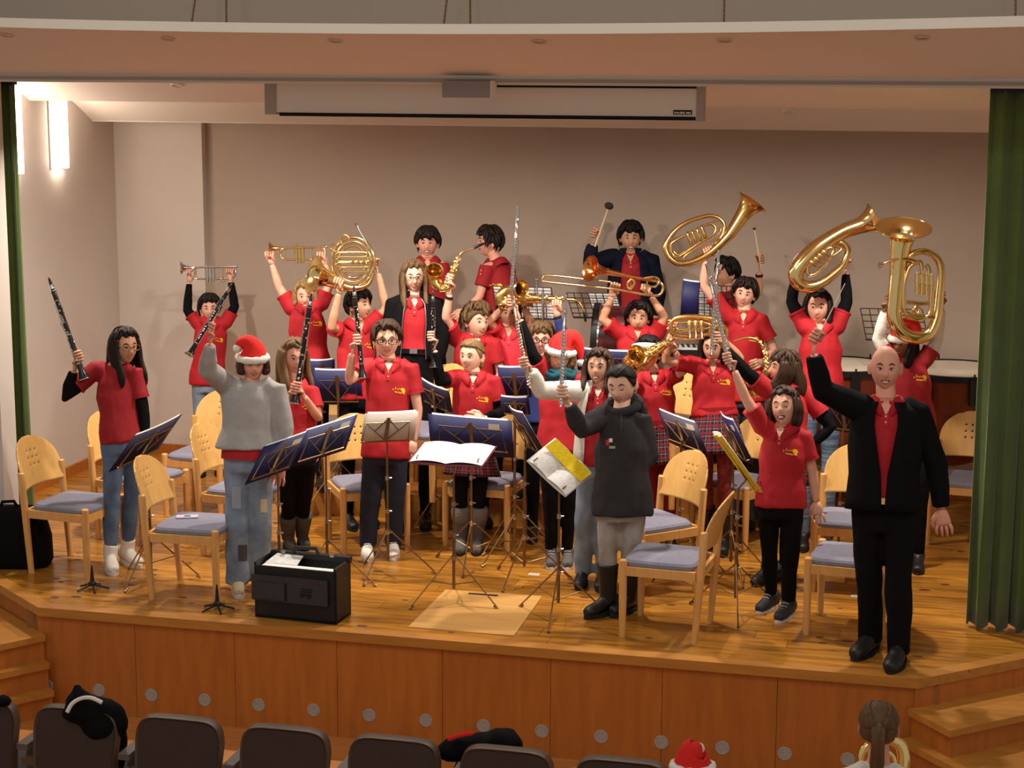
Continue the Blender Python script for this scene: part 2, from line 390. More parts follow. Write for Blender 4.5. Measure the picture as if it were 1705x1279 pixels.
for i, (px, py) in enumerate(((12, 54), (280, 60), (558, 65), (898, 67), (1207, 64), (1535, 60))):
    c = atY(px, py, 10.15)
    zz = 3.628+sag(c.x)*.9; zz = zz+(3.392-zz)*.15/.985
    c = V((c.x, 10.15, zz))
    t = thing('downlight', ['recessed downlight at the far left end of the hanging panel', 'second recessed downlight from the left in the hanging panel', 'third recessed downlight from the left in the hanging panel', 'fourth recessed downlight, just right of the grey sensor box', 'second recessed downlight from the right in the hanging panel', 'recessed downlight at the right end of the hanging panel'][i], 'downlight', c, 'downlights in the hanging panel')
    mb = MB(); mb.lathe(c+V((0, 0, .01)), (0, -.25, -1), [(0, .042), (.016, .045), (.02, .04), (.012, .033)], 18, False); B('ring', mb, mat('downlight_ring', (214, 190, 172), .5), t)
    mb = MB(); mb.lathe(c+V((0, 0, .012)), (0, -.25, -1), [(0, .036), (.004, .034), (.007, .002)], 14); B('lens', mb, mat('downlight_lens', (120, 100, 88), .3), t)
# suspension cables behind the panel
for i, (pa, pb) in enumerate((((335, -8), (318, 36)), ((376, -8), (377, 37)), ((752, -8), (738, 38)), ((782, -8), (783, 38)), ((1207, -8), (1205, 37)), ((1692, -8), (1690, 32)))):
    a = atY(pa[0], pa[1]-60, 10.75 if i % 2 else 10.6); b = atY(pb[0], pb[1]+10, 10.6)
    mb = MB(); L = 14 
    for k in range(L):
        p = a.lerp(b, k/L); q = a.lerp(b, (k+.8)/L); mb.tube([p, q], .007, 5)
    mb.tube([a, b], .004, 5)
    tag(B('suspension_chain', mb, WIRE), ['slanting chain left of the pair holding the panel', 'straight chain of the left pair holding the panel', 'slanting thin chain at the middle of the panel', 'straight thin chain at the middle of the panel', 'thick chain right of the middle of the panel', 'chain at the far right end of the panel'][i], 'chain', 'chains holding the hanging panel')
# projection screen case
YS = 11.33
def q4(a, b, c, d, Y): return [atY(*p, Y) for p in (a, b, c, d)]
root = thing('projection_screen', 'long white rolled-up projection screen case under the beam', 'screen', atY(805, 200, YS))
a = atY(442, 150, YS); b = atY(1168, 160, YS)
mb = MB(); z0, z1 = 3.145, 3.33
mb.abox(a.x, b.x, YS, YS+.11, z0, z1); B('case', mb, mat('screen_case', (232, 226, 216), .5), root, smooth=False)
mb = MB(); mb.abox(a.x-.004, a.x+.075, YS-.008, YS+.12, z0-.015, z1+.002); B('end_cap', mb, GREYPL, root, smooth=False)
mb = MB(); mb.abox(b.x-.03, b.x+.012, YS-.008, YS+.12, z0-.03, z1+.002); B('end_cap', mb, GREYPL, root, smooth=False)
mb = MB(); mb.abox(a.x+.1, b.x-.04, YS-.012, YS+.05, z0-.024, z0-.002); B('bottom_bar', mb, BLACKM, root, smooth=False)
mb = MB(); mb.abox(-3.0, b.x-.01, YS-.006, YS+.05, z1-.012, z1+.004); B('slot', mb, BLACKM, root, smooth=False)
tg = MB(); lx = atY(1121, 194, YS).x; tg.abox(lx, lx+.118, YS-.004, YS, z0+.012, z0+.04); sg = B('brand_plate', tg, BLACKM, root, smooth=False)
tg = MB()
for k, (u0, u1, v0, v1) in enumerate(((.006, .014, .012, .022), (.017, .021, .01, .022), (.024, .034, .012, .021), (.038, .041, .009, .02), (.044, .062, .011, .022), (.066, .074, .01, .021), (.082, .1, .011, .021), (.103, .11, .009, .022))):
    tg.abox(lx+u0, lx+u1, YS-.006, YS-.004, z0+.006+v0, z0+.008+v1)
B('lettering', tg, TRIMM, sg, smooth=False)
# grey box under the beam
root = thing('sensor_box', 'small grey box fixed to the middle of the beam', 'box', atY(778, 163, 10.9))
a = atY(736, 135, 10.9); b = atY(819, 163, 10.9)
mb = MB(); mb.abox(a.x, b.x-.012, 10.9, 11.02, b.z, a.z); B('box_body', mb, mat('grey_box', (150, 140, 138), .6), root, smooth=False)
mb = MB(); mb.abox(b.x-.012, b.x, 10.902, 11.02, b.z-.004, a.z+.004); B('side_cover', mb, TRIMM, root, smooth=False)
# curtains
def curtain(x0, x1, y0, z0, z1, folds, amp, name, label, seed):
    rnd = random.Random(seed); mb = MB(); nx = folds*16; nz = 14
    for j in range(nz+1):
        t = j/nz
        for i in range(nx+1):
            u = i/nx; ph = u*folds*2*math.pi
            wob = .3*math.sin(t*3+i*.05)
            mb.v.append(V((x0+(x1-x0)*u+amp*.25*math.sin(ph*2+t), y0+amp*math.sin(ph+wob)*(.6+.4*t), z1+(z0-z1)*t+.012*math.sin(ph)*t)))
    for j in range(nz):
        for i in range(nx):
            k = j*(nx+1)+i; mb.f.append((k, k+1, k+nx+2, k+nx+1))
    r = thing(name, label, 'curtain', V(((x0+x1)/2, y0, z0)))
    o = B('drape', mb, GREENV, r, ang=None); s = o.modifiers.new('s', 'SOLIDIFY'); s.thickness = .006
    mh = MB(); mh.abox(x0, x1, y0-.03, y0+.03, z1-.01, z1+.025); B('heading_tape', mh, BLKMET, r, smooth=False)
curtain(.185, .66, 11.22, .02, 3.32, 4, .06, 'stage_curtain', 'dark green velvet curtain gathered at the right of the stage', 3)
curtain(-6.75, -6.32, 11.42, .02, 3.32, 5, .04, 'stage_curtain', 'narrow green curtain edge showing at the left of the stage', 5)
def riser_z(p):
    if -4.3 < p.x < -.85 and p.y > 13.5: return .35
    if -4.9 < p.x < -2.4 and p.y > 12.95: return .2
    return 0.0
# trapdoor in the stage floor
root = thing('trapdoor', 'pale square trapdoor set into the stage floor near the edge', 'trapdoor', V((-2.84, 10.77, 0)))
mb = MB(); mb.prism([(-3.18, 10.34), (-2.5, 10.335), (-2.52, 11.2), (-3.176, 11.18)], .0, .006); B('lid', mb, TRAPM, root, smooth=False)
a = G(780, 990); mb = MB(); mb.abox(a.x, a.x+.2, a.y-.012, a.y+.014, .004, .0085); B('slot', mb, BLACKM, root, smooth=False)
# sockets / tape bits on the floor
for px, py, lab in ((1427, 993, 'small grey floor plate left of the conductor'), (891, 881, 'scrap of white tape between the music stand legs'), (889, 957, 'small scrap of white tape on the stage floor in front of the sneakers')):
    c = G(px, py); mb = MB(); mb.abox(c.x-.04, c.x+.04, c.y-.03, c.y+.03, .0005, .003); tag(B('floor_plate', mb, mat('pale_tape', (196, 184, 160), .5), org=V(), smooth=False), lab, 'tape')
# ------------------------------------------------------------------ wooden chairs
def chair_proto():
    t = thing('wooden_chair', 'x', 'chair', V((0, 0, 0)), 'beech chairs on the stage')
    W, Dp = .235, .225
    def leg(x, y0, y1, z1, r0=.021, r1=.0245):
        mb = MB(); mb.tube([V((x, y0, 0)), V((x, (y0+y1)/2, z1*.5)), V((x, y1, z1-.006)), V((x, y1, z1))], [r0, r1, r1, r1*.8], 12); return mb
    for sx in (-1, 1):
        B('leg', leg(sx*W, -Dp, -Dp, .49), BEECH, t, V()); B('leg', leg(sx*W, Dp, Dp+.05, .70), BEECH, t, V())
    mb = MB()
    mb.box((0, -Dp, .42), V((W, 0, 0)), V((0, .012, 0)), V((0, 0, .028))); mb.box((0, Dp+.02, .42), V((W, 0, 0)), V((0, .012, 0)), V((0, 0, .028)))
    for sx in (-1, 1): mb.box((sx*W, 0, .42), V((.012, 0, 0)), V((0, Dp, 0)), V((0, 0, .028)))
    B('seat_frame', mb, BEECH, t, V(), smooth=False)
    mb = MB(); n = 28; rings = []
    for (z, k) in ((.44, .94), (.452, 1.0), (.472, 1.0), (.486, .95), (.492, .7), (.493, .02)):
        i = len(mb.v); rings.append(i)
        for q in range(n):
            a = 2*math.pi*q/n; c, s_ = math.cos(a), math.sin(a); e = .28
            x = math.copysign(abs(c)**e, c); y = math.copysign(abs(s_)**e, s_)
            mb.v.append(V((x*(W-.004)*k, y*(Dp+.005)*k-.01, z)))
    for a, b in zip(rings, rings[1:]): mb.bridge(a, b, n)
    mb.f.append(tuple(reversed(range(n)))); mb.f.append(tuple(rings[-1]+k for k in range(n)))
    B('seat_cushion', mb, CUSH, t, V())
    # curved plywood back with nine holes
    mb = MB(); nu, nv = 39, 28; H0, H1 = .575, .905; holes = {(i, j) for i in (15, 19, 23) for j in (11, 15, 19)}
    cx = []
    for j in range(nv+1):
        v = j/nv; z = H0+(H1-H0)*v
        w = .232*(1-max(0, (v-.35)/.65)**2.4)**.5 if v < 1 else .0
        w = max(w, .03); 
        if v < .12: w = .222+.01*(v/.12)
        for i in range(nu+1):
            u = -1+2*i/nu; x = max(-w, min(w, u*.236)); yb = Dp+.045-.055*(1-(x/.24)**2)*-1 + .10*v - .01
            mb.v.append(V((x, yb-.02, z)))
    for j in range(nv):
        for i in range(nu):
            k = j*(nu+1)+i
            if (i, j) in holes or (abs(mb.v[k].x-mb.v[k+1].x) < 1e-5 and abs(mb.v[k+nu+1].x-mb.v[k+nu+2].x) < 1e-5): continue
            mb.f.append((k, k+1, k+nu+2, k+nu+1))
    o = B('backrest', mb, PLY, t, V(), ang=None); s = o.modifiers.new('s', 'SOLIDIFY'); s.thickness = .012; s.offset = 0
    return t
CH0 = chair_proto(); CHN = [0]
def place_chair(a, b, side, label, arms=False, z=0.0):
    """a: foot of back post, b: foot of front leg on the same side (pixels); side +1: other side lies to the right of the a->b direction"""
    z = riser_z(G(a[0], a[1], 0))
    A = G(a[0], a[1], z); Bp = G(b[0], b[1], z); f = (Bp-A); f.z = 0; f.normalize(); right = V((f.y, -f.x, 0))
    c = Bp - f*.225 + right*side*.235; c.z = z
    o = CH0 if CHN[0] == 0 else copy_tree(CH0); CHN[0] += 1
    o.location = c; o.rotation_euler = (0, 0, math.atan2(f.x, -f.y)); o['label'] = label
    if arms:
        for sx in (-1, 1):
            mb = MB(); pts = cr([(sx*.235, .24, .60), (sx*.25, .1, .655), (sx*.255, -.1, .655), (sx*.24, -.24, .60), (sx*.235, -.225, .48)], 5); mb.tube([V(p) for p in pts], .017, 8)
            q = B('armrest', mb, BEECH, o, V())
    return o
CHAIRS = [((52, 954), (146, 965), -1, 'beech chair at far left beside the black bag'),
 ((264, 999), (361, 1006), -1, 'front left beech chair with a phone lying on its seat'),
 ((1153, 1072), (1036, 1060), 1, 'frontmost beech chair seen from the side, behind the girl in a charcoal hoodie'),
 ((1165, 985), (1066, 1003), 1, 'beech chair just behind the frontmost side-on chair'),
 ((1432, 1066), (1342, 1056), 1, 'beech chair at the right, seat half hidden by the conductor'),
 ((1372, 938), (1352, 985), -1, 'beech chair with rounded back directly behind the conductor'),
 ((1562, 870), (1543, 907), -1, 'beech armchair by the green curtain at far right'),
 ((546, 896), (573, 924), -1, 'beech chair behind the boy in dark-rimmed glasses'),
 ((879, 889), (844, 918), 1, 'beech chair behind the fair girl in furry boots'),
 ((500, 812), (518, 832), -1, 'second-row beech chair behind the blue folders left of centre'),
 ((346, 925), (432, 935), -1, 'beech chair behind the person in the grey sweatshirt'),
 ((142, 893), (241, 911), -1, 'beech chair behind the long-haired girl at far left'),
 ((415, 842), (368, 866), 1, 'beech chair in front of the boy with the silver trumpet'),
 ((1158, 835), (1118, 848), 1, 'beech chair behind the girl in the tartan skirt'),
 ((752, 825), (720, 836), 1, 'beech chair showing between the glasses boy and the fair girl'),
 ((1286, 906), (1240, 922), 1, 'beech chair behind the thin paper stand, right of the tartan skirt')]
for a, b, sd, lab in CHAIRS: place_chair(a, b, sd, lab, arms=('armchair' in lab))

# ------------------------------------------------------------------ music stands and folders
def pdesk(TL, TR, BL, D, BR=None):
    def p(t): return P(t[0], t[1], D+(t[2] if len(t) > 2 else 0))
    a, b, c = p(TL), p(TR), p(BL); d = p(BR) if BR else b+c-a
    return a, b, c, d
def stand(TL, TR, BL, D, label, base=None, z=0.0, front=False, wire=True, met=WIRE, grid=False, head=0):
    a, b, c, d = pdesk(TL, TR, BL, D)
    ctr = (a+b+c+d)/4; bx = (b-a).normalized(); by = (a-c).normalized(); nz = bx.cross(by).normalized()
    if nz.dot(FW) > 0: nz = -nz      # towards the camera
    off = nz*(.012 if not front else -.02)
    foot = V((ctr.x, ctr.y, z)) if base is None else G(base[0], base[1], z)
    t = thing('music_stand', label, 'music stand', foot, 'music stands on the stage')
    hw = (b-a).length/2; hh = (a-c).length/2
    mb = MB(); o = ctr+off; W = min(hw*.8, .24); H = hh*.8
    if grid:
        W, H = hw, hh; nx, ny = 7, 5
        for i in range(nx+1): u = -1+2*i/nx; mb.tube([o+bx*W*u-by*H, o+bx*W*u+by*H], .004, 5)
        for j in range(ny+1): u = -1+2*j/ny; mb.tube([o-bx*W+by*H*u, o+bx*W+by*H*u], .004, 5)
        mb.tube([o-bx*W-by*H-nz*.03, o+bx*W-by*H-nz*.03], .006, 5)
    else:
        mb.box(o+by*H*.0, bx*.012, by*H*.95, nz*.004)
        for s_ in (-1, 1):
            mb.tube([o-by*H*.95, o+bx*s_*W*.92+by*H*.55, o+bx*s_*W-by*H*.9], .0042, 6)
            mb.tube([o+by*H*.55, o+bx*s_*W*.95+by*H*.55], .0042, 6); mb.tube([o+by*H*.9, o+bx*s_*W*.5-by*H*.1], .004, 6)
            mb.tube([o-by*H, o+bx*s_*W*1.05-by*H], .006, 6)
            mb.tube([o+bx*s_*W*.98-by*H-nz*.0, o+bx*s_*W*.98-by*H-nz*(.04 if not front else -.05), o+bx*s_*W*.98-by*H*.8-nz*(.04 if not front else -.05)], .0045, 6)
    B('desk', mb, met, t)
    top = o-by*H*.6+nz*(.01 if not front else -.02); hub = V((foot.x, foot.y, z+.32)); up = V((foot.x, foot.y, max(z+.5, min(top.z-.06, z+1.2))))
    mb = MB(); mb.tube([V((foot.x, foot.y, z+.1)), V((foot.x, foot.y, z+.45))], .0105, 8); mb.tube([V((foot.x, foot.y, z+.4)), up], .0075, 8); mb.tube([up, top, o], [.0075, .007, .006], 8)
    B('mast', mb, met, t)
    for q in (z+.45, (z+.45+up.z)/2, z+.3):
        mb = MB(); mb.tube([V((foot.x, foot.y, q-.014)), V((foot.x, foot.y, q+.014))], .014, 8); mb.tube([V((foot.x, foot.y, q)), V((foot.x, foot.y, q))+RTH*.03], .005, 6); B('clamp_knob', mb, CHROME, t)
    for k in range(3):
        an = head+2*math.pi*k/3; dr = V((math.cos(an), math.sin(an), 0)); e = foot+dr*.33+ZU*.008
        mb = MB(); mb.tube([V((foot.x, foot.y, z+.33)), V((foot.x, foot.y, z+.30))+dr*.03, e], .0052, 6); mb.tube([V((foot.x, foot.y, z+.12)), V((foot.x, foot.y, z+.165))+dr*.165], .004, 6)
        mb.tube([e-dr*.03+ZU*.012, e], .0085, 6); B('leg', mb, met, t)
    return t
def folder(TL, TR, BL, D, label, cm=None, sheets=1, front=False, cat='folder', tags=0, pages=None, sheet_mat=None):
    cm = cm or BLUEF
    a, b, c, d = pdesk(TL, TR, BL, D); bx = (b-a); by = (a-c); nz = bx.cross(by).normalized()
    if nz.dot(FW) > 0: nz = -nz
    ctr = (a+b+c+d)/4; t = thing('music_folder', label, cat, (c+d)/2, 'music folders on the stands')
    mb = MB(); w = bx.normalized(); h = by.normalized(); hw, hh = bx.length/2, by.length/2
    n = 10
    def cover(mb, off, kw, kh, dy=0, bend=.018, th=.004):
        i0 = len(mb.v)
        for zz in (0, th):
            for j in (-1, 1):
                for i in range(n+1):
                    u = -1+2*i/n; mb.v.append(ctr+w*hw*kw*u+h*(hh*kh*j+dy)+nz*(off-zz-bend*abs(u)**2))
        def ix(z_, j, i): return i0+z_*2*(n+1)+j*(n+1)+i
        for i in range(n):
            mb.f += [(ix(0, 0, i), ix(0, 0, i+1), ix(0, 1, i+1), ix(0, 1, i)), (ix(1, 0, i+1), ix(1, 0, i), ix(1, 1, i), ix(1, 1, i+1)),
                     (ix(0, 1, i), ix(0, 1, i+1), ix(1, 1, i+1), ix(1, 1, i)), (ix(0, 0, i+1), ix(0, 0, i), ix(1, 0, i), ix(1, 0, i+1))]
        mb.f += [(ix(0, 0, 0), ix(0, 1, 0), ix(1, 1, 0), ix(1, 0, 0)), (ix(0, 1, n), ix(0, 0, n), ix(1, 0, n), ix(1, 1, n))]
    if not front:
        cover(mb, 0, 1, 1); B('cover', mb, cm, t, ang=None)
        for k in range(sheets):
            mb = MB(); cover(mb, -.008-.004*k, .9-.06*k, .98, .012-.004*k, .016, .002); B('sheet', mb, PAPER, t, ang=None)
        if tags:
            mb = MB(); mb.box(ctr+w*hw*.55+h*hh*.62+nz*.0005-nz*.006, w*.042, h*.018, nz*.002); B('label_sticker', mb, mat('sticker', (206, 196, 176), .6), t, smooth=False)
    else:
        cover(mb, -.006, 1.03, 1.03, 0, -.01); B('cover', mb, cm, t, ang=None)
        for sgn, mt in ((-1, (sheet_mat or [PAPER, PAPER])[0]), (1, (sheet_mat or [PAPER, PAPER])[1])):
            mb = MB(); n2 = 8; i0 = len(mb.v)
            for j in (-1, 1):
                for i in range(n2+1):
                    u = i/n2; mb.v.append(ctr+w*hw*.98*u*sgn+h*hh*.97*j+nz*(.004+.016*math.sin(math.pi*u)**.8))
            for i in range(n2): mb.f.append((i, i+1, n2+2+i, n2+1+i))
            B('page', mb, mt, t, ang=None)
    return t
SHEETL = mat('printed_music', (244, 240, 234), .8, rgb2=(214, 210, 206), vscale=26, stretch=(1, 1, 9))
YELL2 = mat('yellow_lined_paper', (252, 222, 14), .8, rgb2=(228, 186, 6), vscale=26, stretch=(1, 1, 8))
# front row
stand((225, 728, .0), (306, 691, .22), (183, 788, -.05), 12.0, 'bronzed stand with backlit dark violet folder at far left', head=.4); folder((225, 728, 0), (306, 691, .22), (183, 788, -.05), 12.0, 'backlit dark violet folder on the leftmost stand', PURPF)
stand((440, 744), (515, 718, .12), (408, 808, -.06), 11.62, 'stand with tilted blue folder in front of the grey sweatshirt', head=.9); folder((440, 744), (515, 718, .12), (408, 808, -.06), 11.62, 'tilted blue folder with a paper sticker left of the black case', tags=1)
stand((507, 718), (597, 690, .15), (486, 778, -.05), 11.9, 'stand just right behind the tilted blue folder', head=.2); folder((507, 718), (597, 690, .15), (486, 778, -.05), 11.9, 'blue folder tilted before the black trousers of the long-haired clarinet girl', tags=1)
stand((600, 691), (697, 687), (592, 741, .05), 12.2, 'wire stand holding a clear plastic sleeve before the glasses boy', head=math.pi*1.43)
folder((607, 690), (697, 686), (600, 738, .05), 12.2, 'white sheet in a clear sleeve before the glasses boy', mat('milky_sleeve', (206, 190, 178), .35), 1)
stand((712, 690), (852, 702), (718, 748, .06), 12.45, 'stand with wide blue folder before the fair girl', head=.6); folder((712, 690), (852, 702), (717, 752, .06), 12.45, 'wide blue folder with the fair girl hand resting on it', tags=1)
stand((705, 738, .18), (832, 745, .18), (677, 770, -.08), 11.55, 'conductor stand with open white score above the trapdoor', head=math.pi*1.25, front=True); folder((706, 737, .18), (826, 744, .18), (680, 770, -.08), 11.55, 'open white score in a maroon cover on the conductor stand', MAROON, front=True, cat='score')
stand((842, 678, .1), (866, 690, -.2), (882, 748, .0), 12.2, 'stand with an edge-on dark folder in the middle', head=.3); folder((842, 678, .1), (866, 690, -.2), (884, 752, 0), 12.2, 'dark violet folder seen edge-on beside the red shirt of the flute player', PURPF)
stand((927, 730, .12), (986, 789, .12), (876, 766, -.06), 11.25, 'stand with white and yellow sheets before the hoodie girl', head=.55, front=True); folder((924, 731, .12), (986, 789, .12), (878, 768, -.06), 11.25, 'tilted white folder on the stand before the hoodie girl', mat('white_board', (220, 214, 204), .6), front=True, sheet_mat=[SHEETL, SHEETL])
c0 = pdesk((927, 730, .1), (985, 788, .1), (908, 744, .05), 11.22); mb = MB(); mb.slab([c0[0], c0[1], c0[3], c0[2]], .002); tag(B('yellow_sheet', mb, YELL2, smooth=False), 'bright yellow sheet of music along the top of the white folder', 'sheet')
stand((1095, 682, .15), (1157, 705, -.05), (1112, 735, .1), 12.3, 'stand with dark folder right of the charcoal hoodie', head=.1); folder((1092, 681, .15), (1157, 705, -.05), (1112, 737, .1), 12.3, 'dark violet folder right of the charcoal hoodie', PURPF, tags=1)
stand((1194, 688, .1), (1216, 702, -.2), (1228, 760, 0), 12.35, 'slim stand with an edge-on blue folder before the tartan skirt', head=.9); folder((1194, 688, .1), (1216, 702, -.2), (1228, 760, 0), 12.35, 'blue folder seen edge-on before the tartan skirt', tags=1)
stand((1188, 720, .0), (1202, 724, -.25), (1258, 818, .05), 11.5, 'stand with an edge-on yellow music book by the laughing girl', head=.7); folder((1188, 720, 0), (1202, 724, -.25), (1258, 818, .05), 11.5, 'white music book with yellow page seen edge-on by the laughing girl', PAPER, front=True, sheet_mat=[YELL2, YELL2])
# second row and behind
for (TL, TR, BL, D, l1, l2, cm) in (
 ((520, 617), (600, 617), (525, 674, .1), 13.35, 'stand between the long-haired clarinet girl and the glasses boy', 'blue folder between the long-haired clarinet girl and the glasses boy', BLUEF),
 ((513, 602), (557, 600), (514, 640, .08), 13.65, 'stand in front of the gold trumpet player', 'blue folder hiding the waist of the gold trumpet player', BLUEF),
 ((828, 613), (880, 612), (834, 664, .1), 12.85, 'stand in front of the kid in the pinkish lit polo', 'blue folder in front of the kid in the pinkish lit polo', BLUEF),
 ((832, 662), (880, 664), (836, 690, .06), 12.6, 'low stand beside the elbow of the fair girl', 'low blue folder beside the elbow of the fair girl', BLUEF),
 ((958, 582), (1066, 588), (962, 618, .1), 13.15, 'stand in front of the trombone player', 'wide blue folder in front of the trombone player', BLUEF),
 ((697, 632), (745, 654, -.1), (704, 668, .1), 13.2, 'stand behind the right shoulder of the glasses boy', 'dark folder behind the right shoulder of the glasses boy', PURPF),
 ((1372, 660), (1428, 668), (1380, 716, .1), 12.45, 'stand left of the conductor arm holding a violet folder', 'violet folder left of the conductor chest', PURPF)):
    stand(TL, TR, BL, D, l1, z=(.2 if D > 13.3 else 0)); folder(TL, TR, BL, D, l2, cm)
for (TL, TR, BL, D, lab, pp) in (
 ((820, 476), (918, 479), (827, 529, .06), 13.95, 'wire-grid stand with sheets behind the brass in the middle', [(.02, .5), (.52, .98)]),
 ((943, 487), (1027, 488), (955, 529, .06), 14.1, 'wire-grid stand with sheets left of the trombone player', [(.42, .98)]),
 ((1163, 474), (1228, 477), (1163, 526, .06), 14.0, 'wire-grid stand behind the boy with the baritone', [(.02, .6)]),
 ((1432, 513), (1535, 515), (1442, 566, .06), 13.6, 'empty wire-grid stand behind the tuba', [])):
    stand(TL, TR, BL, D, lab, z=.35, grid=True, met=mat('dark_wire', (70, 60, 56), .5, .5))
    a, b, c, d = pdesk(TL, TR, BL, D)
    for k, (u0, u1) in enumerate(pp):
        q = [a.lerp(b, u0), a.lerp(b, u1), c.lerp(d, u1), c.lerp(d, u0)]; n = FW*.02; mb = MB(); mb.slab([p+n for p in q], .002)
        tag(B('sheet_music', mb, SHEETL, smooth=False), ('left' if k == 0 and len(pp) > 1 else 'right' if len(pp) > 1 else 'single')+' sheet of music on the wire-grid stand '+lab.split('stand')[1].replace('with sheets', '').strip(), 'sheet')
folder((1137, 467), (1166, 471), (1133, 528, .05), 13.5, 'dark blue folder leaning behind the raised baritone')
# ------------------------------------------------------------------ people
def hframe(yaw, pitch=0, roll=0, base=None):
    """right(image), up, front for something facing the camera, turned by yaw (deg, + = towards image right)"""
    y = math.radians(yaw)
    tocam = -FWH
    f = tocam*math.cos(y)+RTH*math.sin(y); r = RTH*math.cos(y)+FWH*math.sin(y); u = ZU.copy()
    p = math.radians(pitch); f2 = f*math.cos(p)+u*math.sin(p); u2 = u*math.cos(p)-f*math.sin(p)
    q = math.radians(roll)  # clockwise in the image as seen
    r3 = r*math.cos(q)-u2*math.sin(q); u3 = u2*math.cos(q)+r*math.sin(q)
    return r3, u3, f2
def g2(x, s): return math.exp(-(x/s)**2)
def head_pt(th, ph, k=1.0):
    """unit-ish head surface; returns local coords (x right, y up, z front) in head-height units (total height 1)"""
    x = math.sin(ph)*math.cos(th); y = math.sin(th); z = math.cos(ph)*math.cos(th)
    ax, ay, az = .335, .5, .40
    X, Y, Z = x*ax, y*ay, z*az
    if y < .1:
        t = min(1, (.1-y)/1.1); X *= 1-.26*t**1.4
        if z > 0: Z *= 1+.02*t; 
        else: Z *= 1-.38*t
    if z > .3: Z -= (z-.3)*.035
    # features
    if z > 0:
        Z += .115*g2(x, .15)*g2(y+.21, .12)+.055*g2(x, .12)*g2(y+.03, .16)      # nose
        Z -= .035*g2(abs(x)-.40, .2)*g2(y-.06, .12)                              # sockets
        Z += .018*g2(x, .5)*g2(y-.24, .1)                                        # brow
        Z += .022*g2(x, .26)*g2(y+.48, .10)                                      # lips
        Z += .055*g2(x, .32)*g2(y+.80, .18)                                       # chin
        Z += .014*g2(abs(x)-.5, .2)*g2(y+.22, .2)                                # cheeks
    return X*k, Y*k, Z*k
def head_surf(c, fr, h, th, ph, k=1.0, out=0.0):
    X, Y, Z = head_pt(th, ph); r, u, f = fr; p = r*X+u*Y+f*Z
    if out: p = p+p.normalized()*(out/h)
    return c+p*h*k
def head_mesh(mb, c, fr, h):
    nu, nv = 36, 28; rows = []
    for j in range(nv+1):
        th = -math.pi/2+math.pi*j/nv; th = max(min(th, math.pi/2-.02), -math.pi/2+.02); i0 = len(mb.v); rows.append(i0)
        for i in range(nu):
            ph = 2*math.pi*i/nu
            mb.v.append(head_surf(c, fr, h, th, ph))
    for a, b in zip(rows, rows[1:]): mb.bridge(a, b, nu)
    mb.f.append(tuple(reversed(range(rows[0], rows[0]+nu)))); mb.f.append(tuple(range(rows[-1], rows[-1]+nu)))
    r, u, f = fr
    for s in (-1, 1):
        e = c+r*(s*.345*h)+u*(-.03*h)-f*(.04*h)
        mb.ell(e, (f*-.08+r*s*.05)*h, (r*s*.02+f*.012)*h, u*.135*h, 12, 9)
def face(root, c, fr, h, smile=0, brow=EYED, closed=False):
    r, u, f = fr
    def sp(x, y, out): # point on face at local angles
        th = math.asin(max(-1, min(1, y))); ph = math.asin(max(-1, min(1, x/max(.05, math.cos(th)))))
        return head_surf(c, fr, h, th, ph, 1, out)
    for s in (-1, 1):
        p = sp(s*.38, .05, -.001); mb = MB()
        if closed: mb.tube([sp(s*.26, .03, .002), sp(s*.38, .01, .003), sp(s*.5, .03, .002)], .0022, 6); B('eye', mb, EYED, root)
        else:
            mb.ell(p, r*.060*h, u*.023*h, f*.03*h, 10, 7); e = B('eye', mb, EYEW, root)
            mb = MB(); mb.ell(p+f*.012*h, r*.028*h, u*.024*h, f*.024*h, 8, 6); B('iris', mb, EYED, e)
            mb = MB(); mb.tube([sp(s*.24, .06, .003), sp(s*.38, .13, .004), sp(s*.53, .07, .003)], .0022, 6); B('eyelid', mb, EYED, e)
        mb = MB(); mb.tube([sp(s*.2, .25, .002), sp(s*.38, .31, .003), sp(s*.58, .24, .002)], [.0025, .0042, .002], 6); B('eyebrow', mb, brow, root)
    dy = .05*min(smile, 1)
    if smile >= 1:
        mb = MB(); mb.ell(sp(0, -.50, -.004), r*.105*h, u*(.045 if smile > 1 else .026)*h, f*.035*h, 12, 7); mo = B('mouth', mb, MOUTHD, root)
        mb = MB(); mb.tube([sp(q_, -.482-.03*(.2-abs(q_)), .0062) for q_ in (-.22, -.13, 0, .13, .22)], [.002, .0042, .0048, .0042, .002], 6); B('teeth', mb, TEETH, mo)
        mb = MB(); mb.tube([sp(-.3, -.43, .0), sp(-.15, -.455, .003), sp(0, -.455, .004), sp(.15, -.455, .003), sp(.3, -.43, 0)], .0028, 6); B('upper_lip', mb, LIP, mo)
        mb = MB(); k = .60 if smile > 1 else .56; mb.tube([sp(-.27, -.45, 0), sp(-.14, -k+.02, .003), sp(0, -k, .004), sp(.14, -k+.02, .003), sp(.27, -.45, 0)], .003, 6); B('lower_lip', mb, LIP, mo)
    else:
        mb = MB(); mb.tube([sp(-.33, -.47+dy*1.6, .0), sp(-.14, -.48, .003), sp(0, -.485, .004), sp(.14, -.48, .003), sp(.33, -.47+dy*1.6, 0)], [.002, .0035, .004, .0035, .002], 6); mo = B('mouth', mb, LIP, root)
        mb = MB(); mb.tube([sp(-.27, -.48+dy*1.5, .003), sp(0, -.495, .0075), sp(.27, -.48+dy*1.5, .003)], .0012, 5); B('lip_line', mb, MOUTHD, mo)
